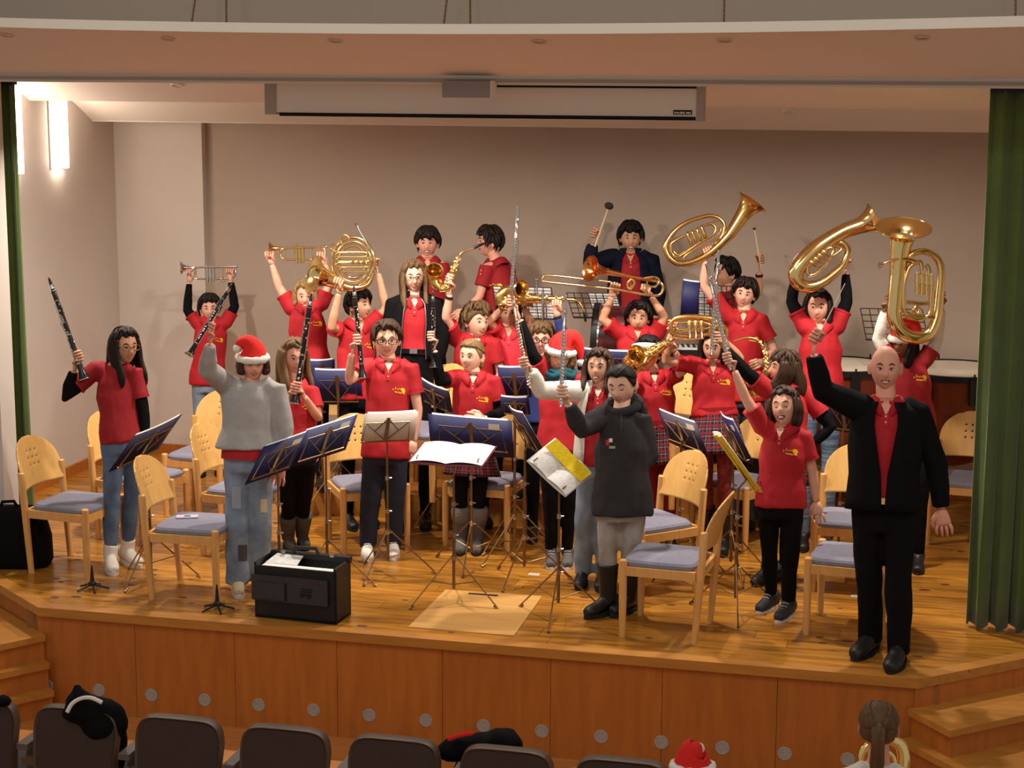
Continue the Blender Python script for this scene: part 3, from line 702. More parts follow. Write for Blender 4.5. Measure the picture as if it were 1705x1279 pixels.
def spectacles(root, c, fr, h, m):
    r, u, f = fr; t = MB()
    for s in (-1, 1):
        o = c+r*s*.15*h+u*.035*h+f*.43*h
        sq = .55 if m is GLASSF else 1.0
        pts = [o+r*math.copysign(abs(math.cos(a))**sq, math.cos(a))*.118*h+u*math.copysign(abs(math.sin(a))**sq, math.sin(a))*(.07 if m is GLASSF else .082)*h-f*abs(math.cos(a))*.01*h for a in [2*math.pi*k/20 for k in range(21)]]
        t.tube(pts, .0036 if m is GLASSF else .0022, 6); t.tube([o+r*s*.112*h+u*.03*h, c+r*s*.345*h+u*.05*h+f*.02*h], .0024, 6)
    t.tube([c-r*.045*h+u*.05*h+f*.44*h, c+r*.045*h+u*.05*h+f*.44*h], .0024, 6)
    B('spectacles', t, m, root)
def hair(root, c, fr, h, style, m, seed, torso_front=None, length=.0, bangs=0.0, hatted=False):
    rnd = random.Random(seed); r, u, f = fr; mb = MB(); nu, nv = 40, 12; thick = .006 if hatted else .013 if style == 'pony' else .026 if style in ('short', 'curly') else .018
    def lim(ph):
        a = abs((ph+math.pi) % (2*math.pi)-math.pi)
        d = math.degrees(a); hl = math.radians(40-22*bangs)
        low = math.radians(-22 if style in ('short', 'curly') else -30)
        if d < 48: return hl+math.radians(4)*math.sin(ph*7+seed)
        if d < 78: t = (d-48)/30; return hl*(1-t)+math.radians(-4)*t
        if d < 100: return math.radians(-6)
        return low
    rows = [[] for _ in range(nv+1)]
    for j in range(nv+1):
        t = j/nv
        for i in range(nu):
            ph = 2*math.pi*i/nu; L = lim(ph); th = math.pi/2-.03-(math.pi/2-.03-L)*t
            o = thick*(.85+.35*noise.noise(V((math.cos(ph)*3, math.sin(ph)*3, t*4+seed))))
            if j == nv: o = -.002
            rows[j].append(len(mb.v)); mb.v.append(head_surf(c, fr, h, th, ph, 1, o))
    for j in range(nv):
        for i in range(nu): mb.f.append((rows[j][i], rows[j][(i+1) % nu], rows[j+1][(i+1) % nu], rows[j+1][i]))
    mb.f.append(tuple(rows[0]))
    # locks over the cap
    n = 0 if hatted or style == 'pony' else 90 if style in ('short', 'curly') else 50
    for k in range(n):
        ph = rnd.uniform(0, 2*math.pi); L = lim(ph); t0 = rnd.uniform(.1, .6); ln = rnd.uniform(.35, .6)
        pts = []
        tw = rnd.uniform(-.35, .35)
        for q in range(5):
            t = min(1.06, t0+ln*q/4); th = math.pi/2-.03-(math.pi/2-.03-L)*t; o = thick*1.1
            if style == 'curly': o += .012*math.sin(q*2+k)+.01
            elif q == 4: o += rnd.uniform(-.006, .006)
            pts.append(head_surf(c, fr, h, th, ph+tw*q/4, 1, o))
        mb.tube(pts, [.005, .011, .012, .009, .002], 5)
    if style in ('long', 'bob'):
        top = -.1*h
        for k in range(46):
            ph = math.radians(62+236*(k+.5)/46+rnd.uniform(-3, 3)); a = abs((ph+math.pi) % (2*math.pi)-math.pi)
            s0 = head_surf(c, fr, h, .45, ph, 1, .014); s1 = head_surf(c, fr, h, -.05, ph, 1, .018)
            out = V((s1-c)); out = (out-u*out.dot(u)).normalized()
            side = out.dot(r); L = length*rnd.uniform(.88, 1.04)
            back = max(0, -out.dot(f)); wave = rnd.uniform(.4, 1)
            p2 = s1-ZU*(.35*L)+out*(.006)-r*side*.010; p3 = s1-ZU*(.7*L)-out*.012+r*side*.012*wave+f*.02*(1-back); p4 = s1-ZU*L-out*.015+r*side*.016+f*.012*(1-back)
            if style == 'long' and length > .15:
                ff = f*.06 if a < math.radians(112) else -f*.045
                p2 = p2+ff*.35; p3 = p3+ff; p4 = p4+ff*1.1
            if style == 'bob': p4 = s1-ZU*L-out*.03
            mb.tube([V(q) for q in cr([tuple(s0), tuple(s1), tuple(p2), tuple(p3), tuple(p4)], 3)], [.012, .016, .018, .019, .02, .02, .02, .02, .019, .018, .016, .012, .003], 6, flat=.7)
    if style == 'pony':
        for k in range(34):
            ph0 = math.radians(-62+124*k/33); sg = 1 if ph0 > 0 else -1; t_ = abs(ph0)/math.radians(62); pts = []
            for q in range(7):
                w_ = q/6; ph = ph0+(sg*math.pi-ph0)*w_*.97; th = math.radians(40+28*math.sin(w_*math.pi)*(1-t_)*1.2-30*t_*math.sin(min(1, w_*1.6)*math.pi/2)*(1-w_)-24*w_); pts.append(head_surf(c, fr, h, th, ph, 1, .0135))
            mb.tube(pts, [.004, .008, .009, .009, .009, .008, .006], 5)
        b = c-f*.40*h+u*.12*h; back = -f
        for k in range(14):
            o = r*rnd.uniform(-.02, .02)+u*rnd.uniform(-.015, .015)
            pts = [b+o*.4+f*.03, b+back*.035+o+u*.01, b+back*.05+o-ZU*length*.4, b+back*.03+o*1.2-ZU*length*.8, b+back*.03+o*.6-ZU*length]
            mb.tube([V(q) for q in cr([tuple(p) for p in pts], 3)], [.01]+[.014]*8+[.012, .01, .007, .002], 6)
    return B('hair', mb, m, root, ang=None)
def santa_hat(root, c, fr, h, tip=(.6, .1), fat=1.0):
    r, u, f = fr; mb = MB(); fr2 = fr
    b = c+u*.20*h-f*.02*h; secs = []
    path = cr([(0, 0, .0), (0, .16, -.02), (tip[0]*.25, .34, -.05), (tip[0]*.55, .38, -.06), (tip[0]*.85, .25+tip[1]*.4, -.05), (tip[0], tip[1], -.03)], 4); rad = [.42-.36*(k/(len(path)-1))**1.1 for k in range(len(path))]
    mb.tube([b+(r*p[0]+u*p[1]+f*p[2])*h for p in path], [q*h for q in rad], 14, side=r)
    hat = B('santa_hat', mb, SANTA, root, ang=None)
    mb = MB(); n = 22
    pts = [b+(r*math.cos(a)*.385+f*math.sin(a)*.44)*h-u*(.02+.03*math.sin(a))*h for a in [2*math.pi*k/n for k in range(n+1)]]
    mb.tube(pts, [.105*h*(1+.14*math.sin(k*2.7)) for k in range(n+1)], 8); B('fur_trim', mb, FUR, hat, ang=None)
    e = path[-1]; mb = MB(); mb.ball(b+(r*e[0]+u*(e[1]-.03)+f*e[2])*h, .12*h, 12, 9); B('pompom', mb, FUR, hat, ang=None)
    return hat
def fingers_grip(mb, wr, p, axis, r, k, tofar=True):
    a = V(axis).normalized(); d = p-wr; d = d-a*d.dot(a)
    if d.length < .01: d = UP-a*UP.dot(a)
    d.normalize(); n = a.cross(d)
    if n.dot(FW) < 0: n = -n
    if not tofar: n = -n
    R = r+.009*k
    palm = [wr, wr.lerp(p, .55)+n*R*.6, p+n*R*1.05-d*.004, p+n*R+d*.016*k]
    secs = []
    for q, (ra, rb) in zip(palm, ((.024, .019), (.034, .017), (.040, .015), (.038, .011))): secs.append((q, a*ra*k, n*rb*k))
    mb.loft(secs, 12)
    for i in range(4):
        o = a*((i-1.5)*.0195*k); ll = (.94, 1.05, 1.0, .84)[i]
        base = p+n*R+d*.012*k+o
        pts = [base, p+n*R*.55+d*(R+.010*k)*ll+o, p-n*R*.5+d*(R+.008*k)*ll+o, p-n*(R+.003)+o+d*.002, p-n*(R)*.9-d*.014*k*ll+o]
        mb.tube(pts, [.0098*k, .0096*k, .009*k, .0085*k, .0065*k], 7)
    th0 = wr.lerp(p, .45)+a*.028*k+n*R*.2
    mb.tube([th0, p-d*(R+.012*k)+a*.030*k-n*.004, p-d*(R*.6)-n*R*1.1+a*.026*k, p+d*.004-n*(R+.004)+a*.020*k], [.013*k, .0115*k, .0105*k, .007*k], 7)
def fingers_open(mb, wr, p, front, k, curl=.5):
    d = (p-wr).normalized(); n = (front-d*front.dot(d)).normalized(); a = d.cross(n)
    base = wr+d*.085*k
    mb.loft([(wr, a*.024*k, n*.018*k), (wr+d*.035*k, a*.036*k, n*.017*k), (wr+d*.07*k, a*.041*k, n*.014*k), (base, a*.038*k, n*.010*k)], 12)
    for i in range(4):
        o = a*((i-1.5)*.0195*k); L = (.062, .072, .068, .054)[i]*k; sp = a*((i-1.5)*.006*k)
        q0 = base+o-d*.008; q1 = q0+d*L*.42+sp-n*L*.12*curl; q2 = q1+d*L*.32-n*L*.35*curl; q3 = q2+d*L*.22-n*L*.45*curl
        mb.tube([q0, q1, q2, q3], [.0095*k, .0092*k, .0085*k, .0062*k], 7)
    mb.tube([wr+d*.02*k+a*.022*k, wr+d*.05*k+a*.046*k-n*.008, wr+d*.078*k+a*.052*k-n*.018, wr+d*.098*k+a*.048*k-n*.022], [.014*k, .0125*k, .011*k, .0075*k], 7)
def shoe(root, ank, fwd, zf, k, style, m, sole, kn=None):
    fwd = V((fwd.x, fwd.y, 0)).normalized(); sd = V((fwd.y, -fwd.x, 0)); b = V((ank.x, ank.y, zf))
    chunky = style in ('chunky', 'boot'); L = .17*k; s0 = .028 if chunky else .018
    prof = [(-.085, .028, .075), (-.06, .034, .092), (0, .036, .095), (.05, .039, .078), (.10, .043, .056), (.145, .040, .045), (.172, .026, .034)]
    mb = MB(); secs = []
    for t, w, hh in prof: secs.append((b+fwd*t*k+ZU*(s0+hh/2*k-.004), sd*w*k, ZU*(hh/2+.006)*k))
    mb.loft(secs, 14); ld = (kn-ank).normalized() if kn is not None else ZU; mb.tube([b+ZU*.07*k, b+ZU*.07*k+ld*(.23 if style == 'boot' or style == 'furboot' else .10 if style in ('chunky',) else .04)*k], [.045*k, .064*k] if style in ('boot', 'furboot') else [.045*k, .048*k], 14)
    o = put('shoe', fuse(mb, .009, 3, ORG[root.name]), m, root, ORG[root.name])
    mb = MB(); i0 = []
    for z in (.0, s0):
        ring = []
        for q in range(20):
            a = 2*math.pi*q/20; t = .045+.135*math.cos(a); w = (.043 if t > .03 else .038)*math.sin(a)
            ring.append(len(mb.v)); mb.v.append(b+fwd*t*k+sd*w*k+ZU*(z+.001))
        i0.append(ring)
    mb.bridge(i0[0][0], i0[1][0], 20); mb.f.append(tuple(reversed(i0[0]))); mb.f.append(tuple(i0[1])); B('sole', mb, sole, o)
    if style == 'furboot':
        mb = MB(); mb.tube([b+ZU*.07*k+ld*q_*k for q_ in (.14, .18, .23, .255)], [.058*k, .068*k, .069*k, .058*k], 14); B('fur_cuff', mb, mat('grey_fur', (118, 110, 102), 1, bump=.8, bscale=120), o, ang=None)
    elif m is SHOEW or style == 'sneaker':
        mb = MB()
        for q in range(4): c = b+fwd*(.035+.022*q)*k+ZU*(.105-.014*q+.004)*k; mb.tube([c-sd*.022*k, c+ZU*.006, c+sd*.022*k], .0032, 5)
        B('laces', mb, EYEW if m is SHOEW else GREYPL, o)
PLAID = None
def plaid():
    global PLAID
    if PLAID: return PLAID
    m = bpy.data.materials.new('tartan'); m.use_nodes = True; nt = m.node_tree; N = nt.nodes; L = nt.links; b = N['Principled BSDF']; b.inputs['Roughness'].default_value = .9
    uv = N.new('ShaderNodeUVMap'); sx = N.new('ShaderNodeSeparateXYZ'); L.new(uv.outputs[0], sx.inputs[0])
    def stripes(out, freq, width, phase):
        mu = N.new('ShaderNodeMath'); mu.operation = 'MULTIPLY_ADD'; mu.inputs[1].default_value = freq; mu.inputs[2].default_value = phase; L.new(out, mu.inputs[0])
        fr = N.new('ShaderNodeMath'); fr.operation = 'FRACT'; L.new(mu.outputs[0], fr.inputs[0])
        ls = N.new('ShaderNodeMath'); ls.operation = 'LESS_THAN'; ls.inputs[1].default_value = width; L.new(fr.outputs[0], ls.inputs[0]); return ls.outputs[0]
    def mix(c, col_, fac, s):
        mx = N.new('ShaderNodeMix'); mx.data_type = 'RGBA'; mu = N.new('ShaderNodeMath'); mu.operation = 'MULTIPLY'; mu.inputs[1].default_value = s; L.new(fac, mu.inputs[0]); L.new(mu.outputs[0], mx.inputs['Factor'])
        if isinstance(c, tuple): mx.inputs['A'].default_value = c
        else: L.new(c, mx.inputs['A'])
        mx.inputs['B'].default_value = lin(col_)+(1,); return mx.outputs['Result']
    c = lin((22, 22, 44))+(1,)
    for out, f1 in ((sx.outputs[0], 22), (sx.outputs[1], 6)):
        c = mix(c, (150, 22, 34), stripes(out, f1, .34, .1), .6); c = mix(c, (196, 190, 180), stripes(out, f1, .05, .55), .55); c = mix(c, (16, 40, 34), stripes(out, f1, .12, .8), .7)
    L.new(c, b.inputs['Base Color']); PLAID = m; return m
def skirt(root, top, lat, fro, up, w0, d0, drop, flare, m, k):
    me = bpy.data.meshes.new('skirt'); vs_ = []; fs = []; uvs = []; nu, nv = 72, 8; org = ORG[root.name]
    for j in range(nv+1):
        t = j/nv
        for i in range(nu+1):
            a = 2*math.pi*i/nu; pl = 1+.05*t*math.sin(a*18)
            vs_.append(tuple(top-ZU*drop*t+lat*math.cos(a)*(w0+flare*t)*pl+fro*math.sin(a)*(d0+flare*t)*pl-org))
            uvs.append((i/nu, t))
    for j in range(nv):
        for i in range(nu): q = j*(nu+1)+i; fs.append((q, q+1, q+nu+2, q+nu+1))
    me.from_pydata(vs_, [], fs); ul = me.uv_layers.new()
    for p in me.polygons:
        for li in p.loop_indices: ul.data[li].uv = uvs[me.loops[li].vertex_index]
    me.shade_smooth(); o = put('skirt', me, m, root, org); s = o.modifiers.new('s', 'SOLIDIFY'); s.thickness = .006
    mb = MB(); n = 32
    mb.loft([(top+ZU*q, lat*(w0+.004), fro*(d0+.004)) for q in (-.012, .022)], n); B('waistband', mb, REDD, o)
def logo(root, shirt, org, c, lat, up, fro, k=1.0):
    bvh = BVHTree.FromPolygons([v.co for v in shirt.vertices], [tuple(p.vertices) for p in shirt.polygons]); mb = MB()
    def poly(pts):
        ids = []
        for x, y in pts:
            p = c+lat*x*k+up*y*k+fro*.4-org; hit = bvh.ray_cast(p, -fro)
            q = hit[0] if hit[0] is not None else p-fro*.38
            ids.append(len(mb.v)); mb.v.append(q+fro*.0035+org)
        mb.f.append(tuple(ids))
    horn = [(.012, .010), (.022, .019), (.034, .018), (.043, .008), (.045, -.006), (.041, -.022), (.032, -.014), (.022, -.008), (.03, 0)]
    poly(horn[:5]+[(.041, -.008), (.022, -.006)]); poly([(.022, -.006), (.041, -.008), (.041, -.024), (.031, -.02)])
    poly([(-.03, -.006), (-.008, -.008), (.022, -.012), (.031, -.02), (.012, -.019), (-.022, -.014)])
    poly([(-.043, .002), (-.034, .003), (-.034, .011), (-.043, .01)]); poly([(-.026, .008), (-.02, .008), (-.018, .022), (-.024, .022)])
    poly([(-.016, .006), (.012, .010), (.012, .014), (-.01, .012)])
    if mb.v:
        me = bpy.data.meshes.new('logo'); me.from_pydata([tuple(p-org) for p in mb.v], [], mb.f)
        o = put('chest_print', me, LOGOY, root, org); o['label'] = 'yellow printed emblem'
NP = [0]
def person(label, D, head, sh, el, wr, hd, hip, by=0, hy=0, hp=0, hr=0, k=1.0, hh=.222, skin='fair', hair_=None, top=None, bottom=None, feet=None, shoes=('plain', SHOEB, SOLEB),
           smile=.6, specs=None, hat=None, grip=(None, None), extra=None, zf=None, closed=False, cat='person', facing=1, ankles=None, knees=None, nolegs=False, headdd=0.0, noface=False):
    NP[0] += 1; sd = NP[0]; bear = math.degrees(math.atan((head[0]-852.5)/FPX)); hy -= bear; by -= bear
    def J(t): return P(t[0], t[1], D+(t[2] if len(t) > 2 else 0))
    H = J((head[0], head[1], headdd)); S = [J(t) for t in sh]; _m = (S[0]+S[1])/2; S = [q+(_m-q).normalized()*.032*k+ZU*.010 for q in S]; E = [J(t) for t in el]; W_ = [J(t) for t in wr]; HD = [J(t) for t in hd]; HP = J(hip)
    lat, _, fro = hframe(by); sm = (S[0]+S[1])/2; up = (sm-HP).normalized(); lat = (lat-up*lat.dot(up)).normalized(); fro = lat.cross(up)
    if facing < 0: fro = -fro
    z0 = riser_z(HP) if zf is None else zf
    base = V((HP.x, HP.y, z0))
    root = thing('person', label, cat, base, 'people on the stage' if z0 > -.1 else None)
    frm = hframe(hy, hp, hr)
    W = max(.11, min(.21, abs((S[1]-S[0]).dot(lat))/2)); nk = sm.lerp(H, .30)-fro*.01
    def torso(mb, g, t0=-.24, grow=1.0, flare=0.0):
        tab = [(-.24, .118, .088), (-.1, .15, .102), (.08, .15, .100), (.34, .130, .092), (.6, .144, .100), (.82, W/k*.98+.008, .094), (.94, W/k*.80, .082), (1.02, W/k*.55, .07)]
        secs = []
        for t, w, d in tab:
            if t < t0-.001: continue
            fl = flare*max(0, (.6-t)/.6)
            secs.append((HP+(sm-HP)*t, lat*(w*k*grow+g+fl), fro*(d*k*grow+g+fl*.6)))
        if t0 > -.24:
            t = t0; secs.insert(0, (HP+(sm-HP)*t, lat*(.15*k*grow+g+flare), fro*(.102*k*grow+g+flare*.6)))
        secs.append((sm.lerp(nk, .5), lat*(.066*k+g*.7), fro*(.058*k+g*.7))); secs.append((sm.lerp(nk, .85), lat*(.052*k+g*.3), fro*(.052*k+g*.3)))
        mb.loft(secs, 20)
    # --- body
    mb = MB(); torso(mb, -.014, -.08); r, u, f = frm
    mb.tube([sm, nk, H-u*.22*hh-f*.04*hh], [.060*k, .052*k, .049*k], 12)
    for i in (0, 1):
        sl = lat*(-1 if i == 0 else 1)
        a0 = S[i].lerp(sm, .25); mb.tube([S[i].lerp(sm, .6)-up*.02, a0, S[i], S[i].lerp(E[i], .5), E[i], E[i].lerp(W_[i], .3), W_[i]], [.042*k, .044*k, .045*k, .041*k, .034*k, .035*k, .0235*k], 12)
    # legs
    A = []; K = []
    for i in (0, 1):
        s_ = -1 if i == 0 else 1
        hj = HP+lat*s_*.078*k-up*.03
        if ankles: a = G(ankles[i][0], ankles[i][1], z0); a = V((a.x, a.y, z0+.085))
        else: a = V((HP.x, HP.y, z0+.085))+V((lat.x, lat.y, 0))*s_*.085*k
        kn = hj.lerp(a, .52)+fro*.025
        A.append(a); K.append((hj, kn))
        if not nolegs: mb.tube([hj, kn, kn.lerp(a, .35), a, a-ZU*.05], [.062*k, .042*k, .04*k, .03*k, .026*k], 10)
    bm_ = fuse(mb, .012, 3, base)
    # head + hands joined in
    mb = MB(); head_mesh(mb, H, frm, hh)
    for i in (0, 1):
        if grip[i] is not None:
            ax, rr = grip[i][0], grip[i][1]; far = grip[i][2] if len(grip[i]) > 2 else True
            q0 = J((ax[0][0], ax[0][1])); q1 = J((ax[1][0], ax[1][1])); fingers_grip(mb, W_[i], HD[i], q1-q0, rr, k, far)
        else: fingers_open(mb, W_[i], HD[i], fro if facing > 0 else -fro, k)
    hm = mesh_of(mb, base, True)
    b2 = bmesh.new(); b2.from_mesh(bm_); b2.from_mesh(hm); bmesh.ops.recalc_face_normals(b2, faces=b2.faces); me = bpy.data.meshes.new('body'); b2.to_mesh(me); b2.free(); me.shade_smooth()
    body = put('body', me, SKINS[skin], root, base)
    if not noface: face(root, H, frm, hh, smile, HAIRS.get(hair_[1] if hair_ else 'dark'), closed)
    if hair_: hair(root, H, frm, hh, hair_[0], HAIRS[hair_[1]], sd, fro, hair_[2] if len(hair_) > 2 else .2, hair_[3] if len(hair_) > 3 else 0, hat is not None)
    if specs: spectacles(root, H, frm, hh, specs)
    if hat is not None: santa_hat(root, H, frm, hh, hat)
    # --- legs clothes
    bt = bottom or ('slim', BLACKC)
    if not nolegs:
        rads = {'slim': (.080, .058, .052, .042), 'reg': (.086, .07, .066, .06), 'wide': (.088, .082, .082, .084), 'tights': (.074, .053, .048, .038)}[bt[0]]
        mb = MB(); mb.loft([(HP+up*.06, lat*.148*k, fro*.104*k), (HP-up*.02, lat*.155*k, fro*.108*k), (HP-up*.14, lat*.125*k, fro*.096*k)], 18)
        for i in (0, 1):
            hj, kn = K[i]; mb.tube([hj+up*.03, hj.lerp(kn, .4), kn, kn.lerp(A[i], .45), A[i]-ZU*.02], [rads[0]*k, (rads[0]*.6+rads[1]*.4)*k, rads[1]*k, rads[2]*k, rads[3]*k], 12)
        nm = 'trousers' if bt[0] != 'tights' else 'tights'
        trou = fuse(mb, .013, 3, base, .009 if bt[0] != 'tights' else .003, 10, sd); put(nm, trou, bt[1], root, base)
        for i in (0, 1):
            d = fro if not (feet and feet[i] is not None) else hframe(feet[i])[2]
            shoe(root, A[i], d, z0, k*(1.15 if k > 1.1 else 1.06), *shoes, K[i][1])
    if len(bt) > 2 and bt[2] == 'skirt': skirt(root, HP+up*.05, lat, fro, up, .150*k, .112*k, bt[3] if len(bt) > 3 else .30, bt[4] if len(bt) > 4 else .07, plaid(), k)
    # --- top
    tp = dict(m=REDP, sleeve='short', under=None, hem=-.16, grow=1.0, collar=True, logo=True, flare=.008); tp.update(top or {})
    mb = MB(); torso(mb, .012, tp['hem'], tp['grow'], tp['flare'])
    g = tp['grow']
    for i in (0, 1):
        p0 = S[i].lerp(sm, .55)-up*.03; p1 = S[i].lerp(sm, .1)
        if tp['sleeve'] == 'short':
            tk = tp.get('tuck'); e = S[i].lerp(E[i], .3 if tk else .62); mb.tube([p0, p1, S[i], S[i].lerp(E[i], .2 if tk else .35), e], [.062*k, .066*k, .065*k, .062*k, .064*k*g] if not tk else [.055*k, .056*k, .055*k, .05*k, .045*k], 14)
        else:
            mb.tube([p0, p1, S[i], S[i].lerp(E[i], .5), E[i], E[i].lerp(W_[i], .4), E[i].lerp(W_[i], .93)], [.062*k*g, .066*k*g, .066*k*g, .06*k*g, .052*k*g, .048*k*g, .036*k], 14)
    sm_ = fuse(mb, .012, 3, base, .0085, 9, sd+.5)
    top_o = put(tp.get('name', 'polo_shirt' if tp['collar'] else 'shirt'), sm_, tp['m'], root, base)
    if tp['sleeve'] == 'short' and not tp.get('tuck'):
        for i in (0, 1):
            mb = MB(); e = S[i].lerp(E[i], .62); d = (E[i]-S[i]).normalized(); mb.tube([e-d*.012, e+d*.004], .0655*k*g, 16); B('sleeve_hem', mb, tp['m'], top_o)
    if tp['under']:
        for i in (0, 1):
            if tp['under'][i] is None: continue
            mb = MB(); mb.tube([S[i].lerp(E[i], .3), S[i].lerp(E[i], .7), E[i], E[i].lerp(W_[i], .4), E[i].lerp(W_[i], .95)], [.05*k, .049*k, .044*k, .042*k, .031*k], 14)
            put('undersleeve', fuse(mb, .010, 2, base, .003, 14, sd), tp['under'][i], root, base)
    if tp['collar'] and facing > 0:
        mb = MB(); n = 18; cm = tp.get('cm', tp['m'])
        for sgn in (-1, 1):
            ro = []; 
            for j, (dr, dz) in enumerate(((.004, .026), (.014, .040), (.036, .020), (.058, -.010))):
                ring = []
                for i in range(n+1):
                    a = math.pi/2*1.0 - sgn*(math.pi*(i/n)) ; a = math.pi/2-sgn*(.22+(math.pi-.22)*(i/n))
                    ca, sa = math.cos(a), math.sin(a); drop = max(0, sa)**3
                    p = sm.lerp(nk, .62)+lat*ca*(.056*k+dr)+fro*sa*(.056*k+dr)+up*(dz-drop*.05*(.3+j*.45)); ring.append(len(mb.v)); mb.v.append(p)
                ro.append(ring)
            for a_, b_ in zip(ro, ro[1:]):
                for i in range(n): mb.f.append((a_[i], a_[i+1], b_[i+1], b_[i]))
        o = B('collar', mb, cm, top_o, ang=None); s = o.modifiers.new('s', 'SOLIDIFY'); s.thickness = .006
        if tp['sleeve'] == 'short':
            bv = BVHTree.FromPolygons([v.co for v in sm_.vertices], [tuple(p.vertices) for p in sm_.polygons]); c0 = sm.lerp(nk, .45)
            def drape(nm, pts, mt, off):
                mq = MB()
                for x, y in pts:
                    p = c0+lat*x*k+up*y*k+fro*.35-base; h_ = bv.ray_cast(p, -fro); q = h_[0] if h_[0] is not None else p-fro*.27
                    mq.v.append(q+fro*off+base)
                nn = len(pts)//2
                if max((mq.v[q+1]-mq.v[q]).length for q in range(len(mq.v)-1)) > .09 or max((q-(sm.lerp(nk, .4)+fro*.08*k)).length for q in mq.v) > (.10 if nm == 'open_neck' else .2): return None
                for q in range(nn-1): mq.f.append((2*q, 2*q+1, 2*q+3, 2*q+2))
                return B(nm, mq, mt, top_o, ang=None)
            drape('placket', [(s_*.013, -.02-.02*q) for q in range(6) for s_ in (-1, 1)], tp['m'], .005)
            drape('open_neck', [(s_*w_, y_) for w_, y_ in ((.036, .03), (.03, .01), (.021, -.015), (.010, -.04), (.002, -.055)) for s_ in (-1, 1)], SKINS[skin], .0085)
            for q in (.065, .095): drape('button', [(s_*.005, -q-.005+.01*r_) for r_ in (0, 1) for s_ in (-1, 1)], mat('button_red', (230, 120, 120), .4), .0075)
    if tp['logo'] and facing > 0: logo(root, sm_, base, HP+(sm-HP)*.70+lat*.072*k, lat, up, fro, k)
    if extra: extra(dict(root=root, H=H, S=S, E=E, W=W_, HD=HD, HP=HP, sm=sm, nk=nk, lat=lat, up=up, fro=fro, k=k, base=base, frm=frm, hh=hh, top=sm_, J=J, D=D, z0=z0, A=A, trou=None if nolegs else trou))
    return root
# --- extras
def open_jacket(m, grow=.022, hem=-.2, w=.35, zipm=None, wb=None, stand=True):
    """front-open jacket shell over the shirt, long sleeves"""
    def fn(c):
        mb = MB(); lat, up, fro, k = c['lat'], c['up'], c['fro'], c['k']; HP, sm, nk = c['HP'], c['sm'], c['nk']; n = 26
        W = max(.11, min(.21, abs((c['S'][1]-c['S'][0]).dot(lat))/2)); rows = []
        tab = [(hem, .16, .112), (.08, .158, .110), (.34, .146, .104), (.6, .156, .110), (.84, W/k*.95+.012, .1), (.98, W/k*.86+.01, .084)]
        secs = [(HP+(sm-HP)*t, w_*k+grow, d_*k+grow) for t, w_, d_ in tab]+[(sm.lerp(nk, .55), .092*k+grow*.6, .075*k+grow*.6), (nk, .066*k+.012, .066*k+.012), (nk+up*.03, .07*k+.012, .07*k+.012)]
        if not stand: secs = secs[:-2]
        for j, (p, a, b) in enumerate(secs):
            ring = []; gap = w*(1-.15*j/len(secs)) if wb is None else wb+(w-wb)*min(1, max(0, (j-1.6)/2.6))
            for i in range(n+1):
                an = math.pi/2+gap+(2*math.pi-2*gap)*i/n; ring.append(len(mb.v)); mb.v.append(p+lat*math.cos(an)*a+fro*math.sin(an)*b)
            rows.append(ring)
        for a_, b_ in zip(rows, rows[1:]):
            for i in range(n): mb.f.append((a_[i], a_[i+1], b_[i+1], b_[i]))
        o = B('jacket', mb, m, c['root'], ang=None); s = o.modifiers.new('s', 'SOLIDIFY'); s.thickness = .012; s.offset = 0
        for i in (0, 1):
            mb = MB(); S, E, Wr = c['S'][i], c['E'][i], c['W'][i]
            mb.tube([S.lerp(sm, .45)-up*.02, S.lerp(sm, .1), S, S.lerp(E, .5), E, E.lerp(Wr, .45), E.lerp(Wr, .96)], [.07*k, .078*k, .077*k, .068*k, .06*k, .056*k, .044*k], 14)
            q = put('jacket_sleeve', fuse(mb, .013, 3, c['base'], .005, 10, i), m, o, c['base'])
        if zipm:
            for e in (0, n):
                mb = MB(); mb.tube([mb_v for mb_v in [o_ for o_ in [V(o.data.vertices[rw[e]].co)+c['base'] for rw in rows[:-2]]]], .005, 6); B('zip', mb, zipm, o)
    return fn
def belt(m, buckle=None):
    def fn(c):
        mb = MB(); HP, up, lat, fro, k = c['HP'], c['up'], c['lat'], c['fro'], c['k']
        mb.loft([(HP+up*q, lat*.166*k, fro*.122*k) for q in (.03, .065)], 26); o = B('belt', mb, m, c['root'])
        if buckle:
            mb = MB(); mb.box(HP+up*.048+fro*.124*k, lat*.028, up*.018, fro*.006); B('buckle', mb, buckle, o, smooth=False)
    return fn
def band(i, t, m=BLACKM, r=.03):
    def fn(c):
        p = c['E'][i].lerp(c['W'][i], t); d = (c['W'][i]-c['E'][i]).normalized(); mb = MB(); mb.tube([p-d*.009, p+d*.009], r*c['k'], 14); B('wristband', mb, m, c['root'])
    return fn
def scarf(m):
    def fn(c):
        mb = MB(); n = 20
        for q, (rr, dz) in enumerate(((.085, .0), (.095, .03), (.08, .055))):
            mb.tube([c['sm'].lerp(c['nk'], .35)+c['up']*(dz-.045+.012*math.sin(5*a+q))+c['lat']*math.cos(a)*rr*1.1+c['fro']*math.sin(a)*rr for a in [2*math.pi*j/n for j in range(n+1)]], .026, 8)
        B('scarf', mb, m, c['root'], ang=None)
    return fn
